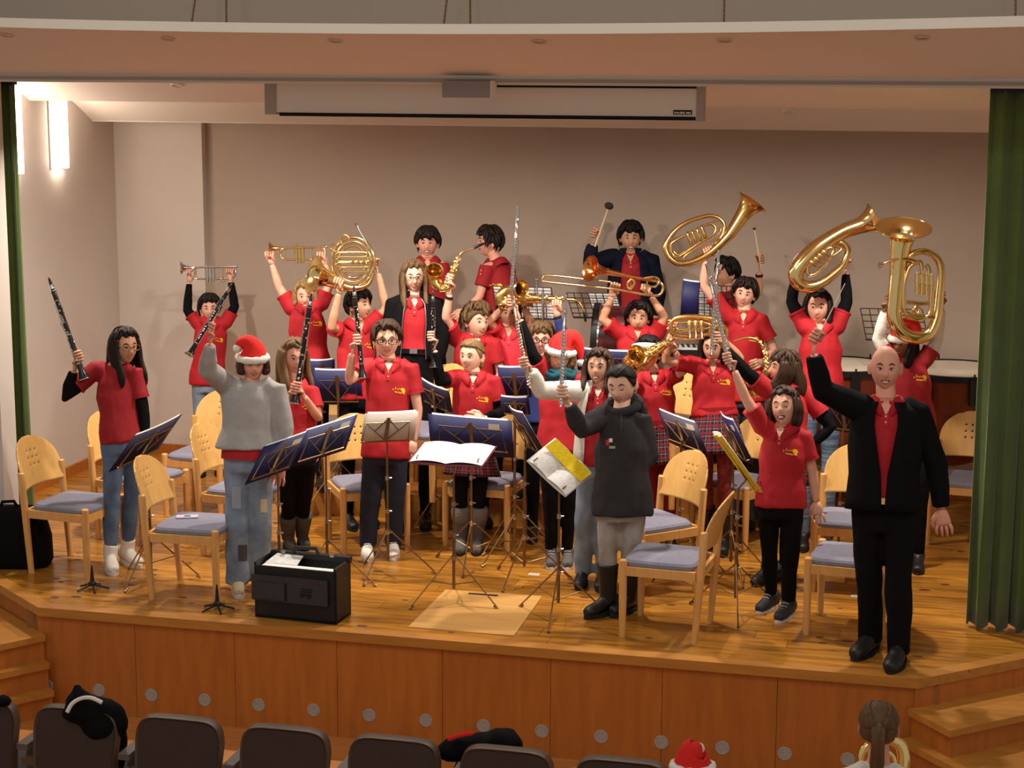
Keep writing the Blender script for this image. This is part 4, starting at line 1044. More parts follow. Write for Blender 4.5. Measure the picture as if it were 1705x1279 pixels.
def hood(m):
    def fn(c):
        mb = MB(); n = 24; nk, lat, up, fro = c['nk'], c['lat'], c['up'], c['fro']
        pts = []; rad = []
        for j in range(n+1):
            a = 2*math.pi*j/n; s = math.sin(a); pts.append(nk+up*.012+lat*math.cos(a)*.10+fro*(s*.085-.01)+up*(-.045*max(0, s)+.03*max(0, -s))); rad.append(.030+.026*max(0, -s))
        mb.tube(pts, rad, 10); mb.ell(nk-fro*.12-up*.03, lat*.13, fro*.05, up*.10, 14, 9); B('hood', mb, m, c['root'], ang=None)
        mb = MB()
        for s in (-1, 1): mb.tube([nk-up*.04+fro*.095+lat*s*.035, nk-up*.12+fro*.118+lat*s*.04, nk-up*.18+fro*.125+lat*s*.042], .004, 6)
        B('drawstring', mb, DARKPL, c['root'])
        bvh = BVHTree.FromPolygons([v.co for v in c['top'].vertices], [tuple(p.vertices) for p in c['top'].polygons])
        for nm, (x, y, sx, sy), mt in (('chest_badge', (-.045, .0, .012, .018), mat('badge_red', (200, 30, 40), .7)), ('chest_badge', (-.022, .014, .012, .012), EYEW), ('chest_badge', (-.012, -.03, .022, .008), GREYC)):
            ctr = c['HP']+(c['sm']-c['HP'])*.70; mb = MB(); ids = []
            for dx, dy in ((-1, -1), (1, -1), (1, 1), (-1, 1)):
                p = ctr+lat*(x+dx*sx)+up*(y+dy*sy)+fro*.4-c['base']; h_ = bvh.ray_cast(p, -fro); q = h_[0] if h_[0] is not None else p-fro*.37; ids.append(len(mb.v)); mb.v.append(q+fro*.004+c['base'])
            mb.f.append(tuple(ids)); B(nm, mb, mt, c['root'], smooth=False)
    return fn
def braid(side):
    def fn(c):
        r, u, f = c['frm']; mb = MB(); h = c['hh']; p = c['H']+r*side*.33*h-u*.2*h+f*.15*h
        for j in range(9): mb.ell(p-ZU*.022*j+r*side*.004*math.sin(j*3)+f*.02, r*.017, f*.016, ZU*.018, 8, 6)
        B('braid', mb, HAIRS['light'], c['root'], ang=None)
    return fn
def undershirt_hem(m):
    def fn(c):
        mb = MB(); HP, up, lat, fro, k = c['HP'], c['up'], c['lat'], c['fro'], c['k']
        mb.loft([(HP+up*.12, lat*.165*k, fro*.12*k), (HP+up*.03, lat*.178*k, fro*.132*k), (HP-up*.05, lat*.18*k, fro*.135*k)], 26); B('undershirt', mb, m, c['root'])
    return fn
def multi(*fs):
    def fn(c):
        for q in fs: q(c)
    return fn
def patches(c):
    bm = c['root']
    for nm, i, t, dx, sx, sy, mt in (('knee_patch', 0, .35, -.01, .03, .075, mat('pale_patch', (150, 164, 176), .9)), ('knee_patch', 1, .42, .02, .022, .045, mat('cream_patch', (206, 190, 150), .9)), ('knee_patch', 0, .78, .03, .03, .055, mat('dark_patch', (74, 66, 70), .9))):
        hj = c['HP']+c['lat']*(-.078 if i == 0 else .078); bv = BVHTree.FromPolygons([v.co for v in c['trou'].vertices], [tuple(q.vertices) for q in c['trou'].polygons]); p = hj.lerp(c['A'][i], t)+c['lat']*dx; mb = MB()
        for v_ in range(7):
            for u_ in (-1, -.33, .33, 1):
                q = p+c['lat']*sx*u_+ZU*sy*(v_/3-1)+c['fro']*.4-c['base']; h_ = bv.ray_cast(q, -c['fro']); mb.v.append((h_[0] if h_[0] is not None else q-c['fro']*.31)+c['fro']*.004+c['base'])
        for v_ in range(6):
            for u_ in range(3): w_ = v_*4+u_; mb.f.append((w_, w_+1, w_+5, w_+4))
        B(nm, mb, mt, bm)
BK = (BLACKC, BLACKC)
person('long dark-haired girl in red shirt and jeans holding a clarinet at far left', 12.4, (207, 577), ((152, 616), (231, 620)), ((109, 660, -.08), (239, 690)), ((123, 617, -.12), (240, 745)), ((128, 594, -.12), (240, 770)), (205, 722),
  by=22, hy=28, hp=-4, k=1.02, hh=.245, skin='tan', hair_=('long', 'dark', .27), top=dict(collar=False, logo=False, m=REDD, under=BK, hem=-.14), bottom=('slim', DENIM), shoes=('chunky', SHOEW, SOLE), ankles=((184, 948), (212, 938)), feet=(20, 40), specs=GLASSG, smile=.5, grip=((((81, 462), (141, 632)), .014), None))
person('boy in red polo over black sleeves lifting a silver trumpet by the left wall', 15.3, (349, 514), ((323, 541), (382, 539)), ((312, 517), (391, 510)), ((315, 470), (384, 468)), ((318, 455), (383, 453)), (346, 628),
  k=.9, hh=.215, skin='fair', hair_=('short', 'dark', 0, .3), top=dict(under=BK), bottom=('slim', DENIML), smile=.8, grip=((((302, 452), (392, 450)), .012), (((302, 452), (392, 450)), .012)), zf=0)
person('person in red and white santa hat and grey sweatshirt raising a clarinet', 11.75, (421, 606), ((372, 645), (466, 648)), ((345, 615, -.2), (474, 715)), ((351, 572, -.3), (468, 775)), ((352, 547, -.3), (464, 798)), (414, 752),
  by=4, hy=6, hp=0, k=.98, hh=.232, skin='rosy', hair_=('bob', 'brown', .06), hat=(-.42, .28), top=dict(m=GREYC, sleeve='long', collar=False, logo=False, name='sweatshirt', grow=1.22, hem=.03, flare=.03), bottom=('wide', DENIML), shoes=('chunky', mat('cream_canvas', (196, 176, 146), .8), SOLE), ankles=((396, 985), (430, 978)), smile=.9,
  grip=((((387, 472), (315, 591)), .014), None), extra=multi(undershirt_hem(REDP), patches, band(0, .75, mat('red_cord', (190, 60, 50), .8), .028)))
person('girl with long fair-brown hair in red polo and black trousers holding a clarinet upright', 12.55, (488, 594), ((461, 652), (524, 652)), ((464, 706, -.05), (530, 697, -.05)), ((481, 662, -.22), (507, 661, -.22)), ((490, 648, -.24), (497, 645, -.24)), (494, 745),
  by=8, hy=22, hp=-8, k=.98, hh=.248, skin='rosy', hair_=('long', 'light', .24), bottom=('slim', BLACKC), shoes=('boot', SHOEG, SOLEB), ankles=((480, 912), (503, 908)), smile=.3, grip=((((519, 488), (491, 655)), .015), (((519, 488), (491, 655)), .017)))
person('fair-haired girl in red polo lifting a gold trumpet with both arms', 13.9, (508, 494), ((479, 516), (541, 508)), ((465, 478), (549, 474)), ((453, 440), (541, 440)), ((449, 426), (535, 427)), (516, 612),
  k=.97, hh=.225, skin='rosy', hair_=('bob', 'blond', .07), bottom=('slim', NAVYC), smile=1, grip=((((455, 416), (525, 416)), .013), (((455, 416), (525, 416)), .013)))
person('dark-haired boy in red polo looking right and lifting a french horn', 13.55, (598, 509), ((559, 553), (628, 540)), ((552, 545, -.22), (643, 514)), ((564, 488, -.25), (630, 455)), ((563, 472, -.25), (624, 438)), (594, 650),
  by=18, hy=52, hp=4, k=1.0, hh=.225, skin='tan', hair_=('short', 'dark', 0, .5), bottom=('slim', BLACKC), smile=.6, grip=((((530, 458), (575, 472)), .02), (((624, 470), (622, 410)), .014)))
person('boy in dark-rimmed glasses, red polo and navy trousers holding a clarinet', 12.73, (644, 567), ((606, 612), (690, 612)), ((581, 634, -.18), (696, 682)), ((586, 588, -.26), (689, 735)), ((592, 566, -.26), (684, 752)), (642, 742),
  hy=2, k=1.03, hh=.255, skin='fair', hair_=('short', 'brown'), bottom=('reg', mat('dark_navy_denim', (22, 26, 44), .85, bump=.2, bscale=150)), shoes=('sneaker', SHOEW, SOLE), ankles=((612, 926), (655, 924)), specs=GLASSF, smile=.5, grip=((((589, 475), (604, 630)), .014), None))
person('young woman with glasses and long fair hair in open black jacket and red polo', 13.5, (689, 462), ((652, 508), (730, 506)), ((645, 556), (738, 556)), ((650, 598), (730, 600)), ((655, 610), (725, 612)), (688, 596),
  hy=4, k=1.02, hh=.235, skin='pale', hair_=('long', 'light', .26), bottom=('slim', BLACKC), specs=GLASSG, smile=.9, top=dict(logo=False, tuck=True, hem=.06), extra=multi(open_jacket(BLACKC, .02, -.02, .55, CHROME), belt(BLACKC, CHROME)))
person('smiling boy with dark fringe in red polo in the back row', 14.5, (712, 405), ((682, 441), (742, 443)), ((676, 488), (747, 492)), ((690, 520), (730, 522)), ((700, 527), (722, 528)), (712, 540),
  hy=-4, k=1.0, hh=.235, skin='rosy', hair_=('short', 'dark', 0, .9), top=dict(m=REDD), smile=1)
person('boy in red polo in the back row turned left in profile', 14.5, (815, 403), ((807, 446, -.1), (848, 446, .1)), ((798, 495, -.1), (856, 500, .15)), ((775, 518, -.12), (845, 535, .1)), ((762, 526, -.12), (836, 545, .1)), (828, 556),
  by=-42, hy=-82, k=1.0, hh=.23, skin='rosy', hair_=('short', 'dark', 0, .7), top=dict(m=REDD), smile=.6)
person('curly light brown-haired boy in red polo raising an alto saxophone', 13.6, (794, 537), ((753, 566), (828, 574)), ((742, 528, -.15), (834, 622)), ((749, 490, -.2), (820, 650)), ((751, 466, -.2), (815, 660)), (788, 650),
  by=12, hy=32, hp=2, hr=6, k=1.0, hh=.248, skin='fair', hair_=('curly', 'light', 0, .5), smile=.9, bottom=('slim', BLACKC), top=dict(logo=False), grip=((((762, 430), (743, 477)), .022), None), extra=band(0, .85, BLACKM, .03))
person('fair girl with tied-back hair in red polo, dark tartan skirt and furry boots', 12.9, (785, 594), ((752, 630), (828, 636)), ((733, 636, -.15), (836, 686)), ((724, 583, -.2), (806, 697, -.22)), ((720, 560, -.2), (790, 696, -.25)), (785, 742),
  by=-4, hy=-28, hp=2, k=.96, hh=.238, skin='pale', hair_=('pony', 'blond', .12), bottom=('tights', BLACKC, 'skirt', .27, .06), shoes=('furboot', SHOEG, SOLEB), ankles=((768, 916), (795, 916)), smile=.8, top=dict(under=BK, hem=.03), grip=((((721, 486), (722, 608)), .013), None))
person('kid in pinkish lit red polo lifting a saxophone sideways in the middle', 13.75, (848, 521), ((826, 556), (868, 558)), ((814, 536, -.15), (886, 540, -.1)), ((838, 512, -.2), (872, 512, -.12)), ((846, 502, -.2), (880, 503, -.12)), (846, 640),
  k=.95, hh=.215, skin='tan', hair_=('short', 'dark'), top=dict(m=REDLIT, logo=False), smile=.6, grip=((((835, 502), (945, 498)), .016), (((835, 502), (945, 498)), .016)))
person('kid in glasses and blue sweatshirt behind the santa hats reaching up', 13.2, (902, 566), ((878, 602), (934, 600)), ((872, 640), (940, 562, -.1)), ((876, 668), (928, 528, -.12)), ((880, 680), (927, 508, -.12)), (906, 690),
  hy=-6, k=.95, hh=.225, skin='rosy', hair_=('short', 'light', 0, .5), specs=GLASSF, smile=.4, top=dict(m=BLUEC, sleeve='long', collar=False, logo=False, name='sweatshirt'), grip=(None, (((870, 500), (945, 498)), .016)), extra=band(1, .97, BLACKM, .032))
person('flute player in santa hat, teal scarf, red polo and black trousers', 12.55, (932, 594), ((898, 622), (966, 632)), ((887, 590, -.08), (975, 690)), ((866, 532, -.1), (965, 735)), ((853, 502, -.1), (960, 750)), (932, 735),
  hy=-4, hr=8, k=.98, hh=.24, skin='rosy', hair_=('bob', 'light', .05), hat=(.62, -.25), top=dict(under=BK, logo=False), bottom=('slim', BLACKC), shoes=('sneaker', SHOEG, SOLE), ankles=((918, 938), (945, 938)), smile=.7, grip=((((863, 343), (850, 505)), .012), None), extra=multi(scarf(TEALC), braid(1)))
person('smiling brown-haired girl in white fleece jacket holding a flute', 12.0, (997, 612), ((962, 654), (1036, 656)), ((899, 650, -.12), (1046, 712)), ((884, 616, -.2), (1040, 760)), ((874, 604, -.22), (1036, 775)), (1000, 760),
  by=-8, hy=-14, hp=4, k=1.0, hh=.232, skin='fair', hair_=('long', 'brown', .17), top=dict(logo=False, tuck=True), bottom=('reg', DENIML), shoes=('plain', SHOEB, SOLEB), ankles=((970, 972), (1004, 975)), smile=1, grip=((((850, 481), (882, 645)), .012), None), extra=open_jacket(WHITEC, .02, -.12, .6))
person('girl in charcoal hoodie, pale jeans and black boots raising a flute', 11.4, (1035, 641), ((994, 696), (1074, 698)), ((968, 716, -.12), (1082, 760)), ((946, 672, -.22), (1036, 806, -.10)), ((938, 652, -.24), (1024, 808, -.02)), (1036, 832),
  by=-22, hy=-20, hp=-14, hr=-4, k=1.06, hh=.258, skin='pale', hair_=('pony', 'dark', .05), top=dict(m=CHARC, sleeve='long', collar=False, logo=False, name='hoodie', grow=1.12, hem=-.2, flare=.012), bottom=('slim', DENIMG), shoes=('boot', SHOEB, SOLEB), ankles=((1012, 1022), (1048, 1018)), feet=(-50, -40), smile=.8, closed=True, grip=((((942, 494), (934, 677)), .012), None), extra=hood(CHARC))
person('boy in red polo lifting a trombone over his head', 13.45, (1063, 530), ((1023, 556), (1101, 556)), ((1003, 531, -.05), (1106, 527, -.05)), ((1019, 494, -.08), (1084, 494, -.05)), ((1024, 479, -.08), (1075, 482, -.05)), (1062, 645),
  hy=-2, hr=3, k=1.0, hh=.222, skin='tan', hair_=('short', 'dark'), smile=.4, top=dict(logo=False), bottom=('slim', BLACKC), grip=((((985, 475), (1090, 492)), .015), (((985, 475), (1090, 492)), .015)))
person('tall boy in navy jacket over red shirt lifting a bass drum mallet', 14.55, (1050, 396), ((1012, 432), (1088, 432)), ((981, 436, -.15), (1096, 490)), ((987, 406, -.2), (1090, 526)), ((991, 388, -.2), (1086, 540)), (1050, 560),
  hy=2, hp=-4, k=1.05, hh=.238, skin='tan', hair_=('short', 'black', 0, .6), top=dict(m=REDD, logo=False, tuck=True), smile=1, grip=((((989, 416), (1015, 341)), .01), None), extra=open_jacket(NAVYC, .02, -.12, .5))
person('kid in dark hair and santa headband hidden behind a raised saxophone', 12.85, (1079, 590), ((1058, 630), (1120, 632)), ((1048, 660, -.1), (1138, 618, -.1)), ((1056, 625, -.2), (1124, 585, -.2)), ((1062, 612, -.2), (1116, 574, -.2)), (1094, 716),
  by=6, hy=-8, k=.96, hh=.228, skin='fair', hair_=('short', 'black'), bottom=('tights', mat('red_tights', (120, 16, 26), .85), 'skirt', .30, .05), ankles=((1090, 912), (1116, 915)), smile=.5, top=dict(hem=.03), grip=((((1052, 612), (1125, 566)), .02), (((1052, 612), (1125, 566)), .02)),
  extra=lambda c: (lambda mb: (mb.tube([c['H']+(c['frm'][0]*math.cos(a)*.43+c['frm'][2]*math.sin(a)*.49+c['frm'][1]*(.20+.14*math.sin(a)))*c['hh'] for a in [math.pi*j/12 for j in range(-1, 14)]], .024, 8), B('fur_headband', mb, FUR, c['root'], ang=None), (lambda m2: (m2.ball(c['H']+(c['frm'][0]*-.52+c['frm'][1]*-.02)*c['hh'], .026), B('pompom', m2, FUR, c['root'], ang=None)))(MB())))(MB()))
person('girl in red polo and tartan skirt with dark red leggings lifting a small horn', 12.75, (1188, 578), ((1150, 610), (1224, 618)), ((1107, 600, -.08), (1232, 596, -.1)), ((1117, 556, -.15), (1204, 566, -.2)), ((1119, 541, -.16), (1192, 552, -.2)), (1190, 695),
  by=0, hy=-12, hp=-6, k=1.0, hh=.228, skin='tan', hair_=('long', 'black', .12), bottom=('tights', mat('patterned_red_leggings', (116, 20, 30), .85, rgb2=(150, 60, 50), vscale=30), 'skirt', .31, .075), top=dict(hem=.03), shoes=('boot', SHOEB, SOLEB), ankles=((1178, 906), (1203, 918)), smile=.3, grip=((((1118, 530), (1118, 560)), .014), (((1190, 530), (1190, 562)), .014)))
person('boy in red polo raising a large oval baritone horn in one hand', 13.6, (1240, 490), ((1206, 528), (1272, 534)), ((1171, 476, -.05), (1290, 584)), ((1174, 434, -.08), (1272, 602, -.2)), ((1179, 419, -.08), (1258, 606, -.25)), (1238, 650),
  by=-4, hy=-6, hr=10, k=1.0, hh=.218, skin='fair', hair_=('short', 'dark', 0, .5), smile=.8, bottom=('reg', mat('dark_grey_denim', (46, 44, 48), .88)), grip=((((1140, 435), (1200, 410)), .02), (((1263, 567), (1276, 597)), .015)))
person('dark-haired percussion boy at the back lifting a thin beater', 14.2, (1208, 456), ((1190, 498), (1236, 498)), ((1180, 530), (1264, 486, -.05)), ((1190, 550), (1264, 452, -.1)), ((1198, 560), (1266, 431, -.1)), (1212, 600),
  by=-30, hy=-58, k=1.0, hh=.232, skin='tan', hair_=('short', 'black'), top=dict(m=REDD, logo=False), smile=.5, grip=(None, (((1265, 440), (1255, 380)), .008)), extra=band(1, .8, BLACKM, .03))
person('brown-haired girl in profile with red polo over black sleeves, hand on hip', 11.95, (1306, 614), ((1270, 650, -.05), (1345, 656, .1)), ((1244, 622, -.1), (1384, 712, .05)), ((1208, 580, -.12), (1352, 740, .05)), ((1196, 562, -.12), (1338, 746, 0)), (1312, 745),
  by=-35, hy=-72, hp=4, k=1.0, hh=.235, skin='tan', hair_=('long', 'brown', .16, .8), top=dict(under=BK), bottom=('tights', BLACKC, 'skirt', .32, .06), ankles=((1278, 968), (1305, 962)), feet=(-40, -40), smile=.9, grip=((((1196, 417), (1185, 592)), .012), None))
person('laughing girl in red polo and black trousers stretching a flute upward', 11.35, (1307, 680), ((1262, 712), (1344, 730)), ((1241, 662, -.05), (1354, 790)), ((1223, 618, -.08), (1359, 836)), ((1214, 596, -.08), (1361, 855)), (1300, 828),
  by=-12, hy=-18, hp=14, hr=-8, k=.98, hh=.245, skin='fair', hair_=('bob', 'brown', .13), bottom=('slim', BLACKC), shoes=('sneaker', mat('dark_trainer', (40, 40, 48), .7), SOLE), ankles=((1284, 1012), (1312, 1026)), feet=(-35, -30), smile=2, closed=True, grip=((((1176, 438), (1217, 615)), .012), None))
person('girl in red polo over black sleeves lifting a gold tenor horn with both hands', 12.95, (1362, 512), ((1333, 548), (1399, 548)), ((1318, 502), (1410, 502)), ((1325, 458, -.05), (1408, 454)), ((1333, 436, -.08), (1408, 438)), (1366, 640),
  hy=-4, k=1.0, hh=.242, skin='rosy', hair_=('long', 'dark', .12), top=dict(under=BK, logo=False), bottom=('slim', mat('striped_denim', (120, 138, 158), .85, rgb2=(60, 76, 100), vscale=14, stretch=(.4, .4, 5))), smile=.9, grip=((((1318, 460), (1350, 410)), .03), (((1400, 455), (1412, 420)), .013)))
person('bald conductor in black jacket and red shirt raising a baton', 10.6, (1474, 613), ((1418, 680), (1534, 688)), ((1370, 650, -.05), (1560, 774)), ((1355, 590, -.1), (1567, 848)), ((1360, 560, -.1), (1571, 875)), (1470, 846),
  hy=2, hp=0, k=1.14, hh=.262, skin='rosy', hair_=None, bottom=('reg', BLACKC), shoes=('plain', SHOEB, SOLEB), ankles=((1448, 1085), (1496, 1105)), feet=(-35, -25), smile=1, top=dict(logo=False, tuck=True, hem=.08), grip=((((1370, 540), (1407, 472)), .008), None), extra=multi(open_jacket(BLACKC, .034, -.02, .36, None, .05, False), belt(BLACKC, BRASSD)))
person('tuba player in red santa hat, red vest and white sleeves', 12.45, (1503, 572), ((1478, 602), (1546, 604)), ((1462, 564), (1558, 572)), ((1474, 518, -.08), (1568, 514, -.05)), ((1481, 500, -.1), (1566, 494, -.06)), (1518, 700),
  hy=-22, k=1.0, hh=.225, skin='deep', hair_=('long', 'black', .16), hat=(.5, .0), top=dict(under=(WHITEC, WHITEC), collar=False, m=REDD), bottom=('slim', BLACKC), smile=.6, grip=((((1484, 470), (1486, 530)), .03), (((1565, 470), (1564, 520)), .02)))
# the two in the audience
person('girl with a fair ponytail seen from behind below the stage steps', 8.3, (1463, 1212), ((1408, 1290), (1518, 1292)), ((1395, 1370), (1530, 1372)), ((1420, 1400, .15), (1500, 1400, .15)), ((1440, 1395, .2), (1485, 1395, .2)), (1463, 1480),
  hy=180, facing=-1, k=1.0, hh=.235, skin='rosy', hair_=('pony', 'light', .2), top=dict(m=WHITEC, sleeve='long', collar=False, logo=False, name='sweater'), zf=-.69, smile=.3, extra=lambda c: (lambda mb: (mb.ball(c['H']-c['frm'][2]*.44*c['hh']+c['frm'][1]*.12*c['hh'], .026), B('scrunchie', mb, mat('pale_pink_cloth', (226, 200, 200), .9), c['root'])))(MB()))
person('audience member below the stage of whom only a santa hat shows', 8.3, (1153, 1290), ((1110, 1375), (1200, 1375)), ((1100, 1450), (1210, 1450)), ((1110, 1500), (1200, 1500)), ((1115, 1520), (1195, 1520)), (1155, 1560),
  hy=180, facing=-1, k=.95, hh=.225, skin='rosy', hair_=('short', 'brown'), hat=(-.12, .42), top=dict(collar=False, logo=False), zf=-.69, noface=True)
# ------------------------------------------------------------------ instruments
def frame(A, Bq, twist=0):
    ay = (Bq-A).normalized(); az = (-FW-ay*(-FW).dot(ay)).normalized(); ax = ay.cross(az)
    t = math.radians(twist); return ay, ax*math.cos(t)+az*math.sin(t), az*math.cos(t)-ax*math.sin(t)
def clarinet(a, b, D, label, da=0, db=0, seed=0):
    A = P(a[0], a[1], D+da); Bq = P(b[0], b[1], D+db); d = (Bq-A); L = d.length; ay, ax, az = frame(A, Bq); s = L/.67
    t = thing('clarinet', label, 'clarinet', Bq, 'clarinets held up by the players')
    def part(n, prof, m): mb = MB(); mb.lathe(A, ay, prof, 16, True, s); return B(n, mb, m, t)
    part('mouthpiece', [(0, .003), (.01, .0075), (.05, .0115), (.085, .013), (.09, .0115)], CLARB)
    part('ligature', [(.048, .013), (.05, .0142), (.075, .0147), (.077, .013)], SILV)
    part('barrel', [(.088, .0155), (.092, .0165), (.12, .0155), (.15, .0165), (.154, .0155)], CLARB)
    part('upper_joint', [(.154, .0142), (.16, .0138), (.37, .0142), (.375, .0135)], CLARB)
    part('lower_joint', [(.375, .0150), (.385, .0145), (.56, .0152), (.565, .016)], CLARB)
    part('bell', [(.565, .0165), (.58, .0175), (.60, .0185), (.625, .022), (.65, .029), (.667, .0375), (.67, .0385), (.667, .034), (.64, .02)], CLARB)
    for q in (.088, .154, .372, .378, .562, .568, .668):
        r_ = .0168 if q < .6 else .0392
        part('ring', [(q-.003, r_-.001), (q-.002, r_+.0012), (q+.002, r_+.0012), (q+.003, r_-.001)], SILV)
    mb = MB(); rnd = random.Random(seed)
    for lo, hi in ((.17, .365), (.385, .555)):
        for an in (-65, 65):
            q = math.radians(an); n = az*math.cos(q)+ax*math.sin(q); mb.tube([A+(ay*lo+n*.02)*s, A+(ay*hi+n*.02)*s], .0015*s, 5)
        y = lo+.01
        while y < hi:
            q = math.radians(rnd.choice((-70, -35, 0, 0, 35, 70))); n = az*math.cos(q)+ax*math.sin(q); c = A+(ay*y+n*.0165)*s
            mb.lathe(c, n, [(0,   .0065), (.004, .007), (.006, .005), (.0065, .001)], 9, True, s)
            if rnd.random() < .5: mb.tube([c+n*.004*s, c+n*.006*s+ay*.025*s*rnd.choice((-1, 1))+ax*.008*s*rnd.uniform(-1, 1)], [.003*s, .0022*s], 5)
            y += rnd.uniform(.014, .023)
    B('keywork', mb, SILV, t)
def flute(a, b, D, label, da=0, db=0, lip=.16, m=SILV, seed=1):
    A = P(a[0], a[1], D+da); Bq = P(b[0], b[1], D+db); L = (Bq-A).length; ay, ax, az = frame(A, Bq, 25); s = L/.67
    t = thing('flute', label, 'flute', Bq, 'flutes held up by the players')
    def part(n, prof): mb = MB(); mb.lathe(A, ay, prof, 14, True, s); return B(n, mb, m, t)
    part('head_joint', [(0, .008), (.002, .0105), (.02, .0105), (.023, .0092), (.2, .0098), (.202, .0112), (.22, .0112)])
    part('body_joint', [(.22, .0098), (.55, .0098), (.552, .0115), (.57, .0115), (.572, .0098)]); part('foot_joint', [(.572, .0098), (.665, .0098), (.668, .011), (.67, .0095)])
    mb = MB(); c = A+(ay*.1+az*.0098)*s; mb.ell(c, ay*.017*s, ax*.012*s, az*.004*s, 12, 6); B('lip_plate', mb, m, t)
    mb = MB(); rnd = random.Random(seed)
    for q in (.018, -.02): mb.tube([A+(ay*.23+az*.008+ax*q)*s, A+(ay*.65+az*.008+ax*q)*s], .0022*s, 5)
    y = .235
    while y < .655:
        c = A+(ay*y+az*.0105+ax*rnd.choice((0, 0, .004)))*s; mb.lathe(c, az, [(0, .0085), (.004, .009), (.0055, .007), (.005, .001)], 10, True, s)
        if rnd.random() < .6: mb.tube([c+az*.002, c+(ax*.02)*s], .003*s, 5)
        y += .0205
    B('keywork', mb, m, t)
def tube_px(mb, pts, D, n=12, sub=5, caps=True):
    """pts (px,py,radius_px[,dd])"""
    q = [tuple(p)+((0,) if len(p) == 3 else ()) for p in pts]; q = cr(q, sub)
    mb.tube([P(x, y, D+dd) for x, y, r, dd in q], [max(.4, r)*D/FPX for x, y, r, dd in q], n, caps)
def bell_px(mb, c, rim_c, axis, prof, D): pass
def flare(mb, p, axis, prof, n=28):
    """lathe bell with thickness: prof [(t,r)] from throat to rim, doubled back inside"""
    inner = [(t-.002, max(r-.003, .001)) for t, r in reversed(prof)]
    mb.lathe(p, axis, prof+[(prof[-1][0]+.002, prof[-1][1]-.001)]+inner, n, False)
def trumpet(a, b, D, label, m, flip=1):
    """a: bell rim, b: mouthpiece tip"""
    A = P(a[0], a[1], D); Bq = P(b[0], b[1], D); ay, ax, az = frame(A, Bq); L = (Bq-A).length; s = L/.49; ax = ax*flip
    if ax.dot(UP) < 0: ax = -ax
    t = thing('trumpet', label, 'trumpet', (A+Bq)/2)
    def W(x, y, z): return A+(ax*x+ay*y+az*z)*s
    mb = MB(); flare(mb, W(.03, .20, .0), -ay, [(q*s, r*s) for q, r in ((0, .007), (.06, .0085), (.11, .012), (.15, .019), (.18, .032), (.196, .052), (.2, .061))])
    B('bell', mb, m, t)
    mb = MB()
    mb.tube([W(.03, .2, 0), W(.03, .42, 0)], .0095*s, 10); pts = [W(.03, .42, 0)]+[W(-.02+.05*math.cos(q), .42+.05*math.sin(q), 0) for q in [math.pi*j/8 for j in range(9)]]+[W(-.07, .42, 0), W(-.07, .30, .0)]; mb.tube(pts, .009*s, 10)
    mb.tube([W(.03, .49, .02), W(.03, .14, .02)], .008*s, 10)
    pts = [W(.03, .14, .02)]+[W(-.02+.05*math.cos(q), .14-.05*math.sin(q), .02) for q in [math.pi*j/8 for j in range(9)]]+[W(-.07, .14, .02), W(-.07, .22, .02)]; mb.tube(pts, .009*s, 10)
    B('tubing', mb, m, t)
    for k, y in enumerate((.225, .252, .279)):
        mb = MB(); mb.lathe(W(-.10, y, .01), ax, [(0, .006), (.003, .0135), (.03, .0135), (.031, .0155), (.12, .0155), (.122, .0135), (.142, .0135), (.146, .004), (.165, .004), (.166, .008), (.171, .008)], 14, True, s); B('valve', mb, m, t)
    for y0 in (.13, .36):
        mb = MB(); mb.tube([W(.03, y0, .01), W(-.07, y0, .01)], .0045*s, 6); B('brace', mb, m, t)
    mb = MB(); mb.lathe(W(.03, .42, .02), ay, [(0, .005), (.04, .0055), (.055, .008), (.066, .0135), (.07, .0135), (.068, .009), (.06, .003)], 14, True, s); B('mouthpiece', mb, SILV, t)
    mb = MB(); n = 12; mb.tube([W(-.085+.018*math.cos(2*math.pi*j/n), .36+.018*math.sin(2*math.pi*j/n), .01) for j in range(n+1)], .0028*s, 6); B('finger_ring', mb, m, t)
# clarinets
clarinet((81, 462), (141, 632), 12.28, 'clarinet held up by the long-haired girl at far left', seed=1)
clarinet((387, 472), (315, 591), 11.45, 'slanting clarinet raised by the person in the grey sweatshirt', .1, -.1, seed=2)
clarinet((519, 488), (491, 672), 12.31, 'clarinet before the face of the fair-brown-haired girl', seed=3)
clarinet((589, 475), (604, 630), 12.47, 'clarinet raised by the boy in dark-rimmed glasses', seed=4)
clarinet((721, 484), (722, 612), 12.7, 'clarinet held upright by the fair girl in furry boots', seed=5)
flute((863, 343), (850, 508), 12.45, 'tallest flute raised above the middle of the band', seed=2)
flute((850, 481), (883, 646), 11.78, 'slanting flute held by the girl in white fleece', seed=3, m=mat('warm_silver', (226, 206, 178), .2, 1.0))
flute((942, 492), (934, 678), 11.16, 'upright flute held by the girl in the charcoal hoodie', seed=4)
flute((1176, 438), (1217, 616), 11.27, 'slanting flute held high by the laughing girl', seed=5)
flute((1197, 416), (1185, 592), 11.83, 'upright thin flute beside the raised baritone horn', seed=6)
trumpet((302, 452), (396, 450), 15.3, 'silver trumpet lifted by the boy at the left wall', SILV)
trumpet((449, 420), (546, 417), 13.9, 'gold trumpet lifted by the fair-haired girl', BRASS)
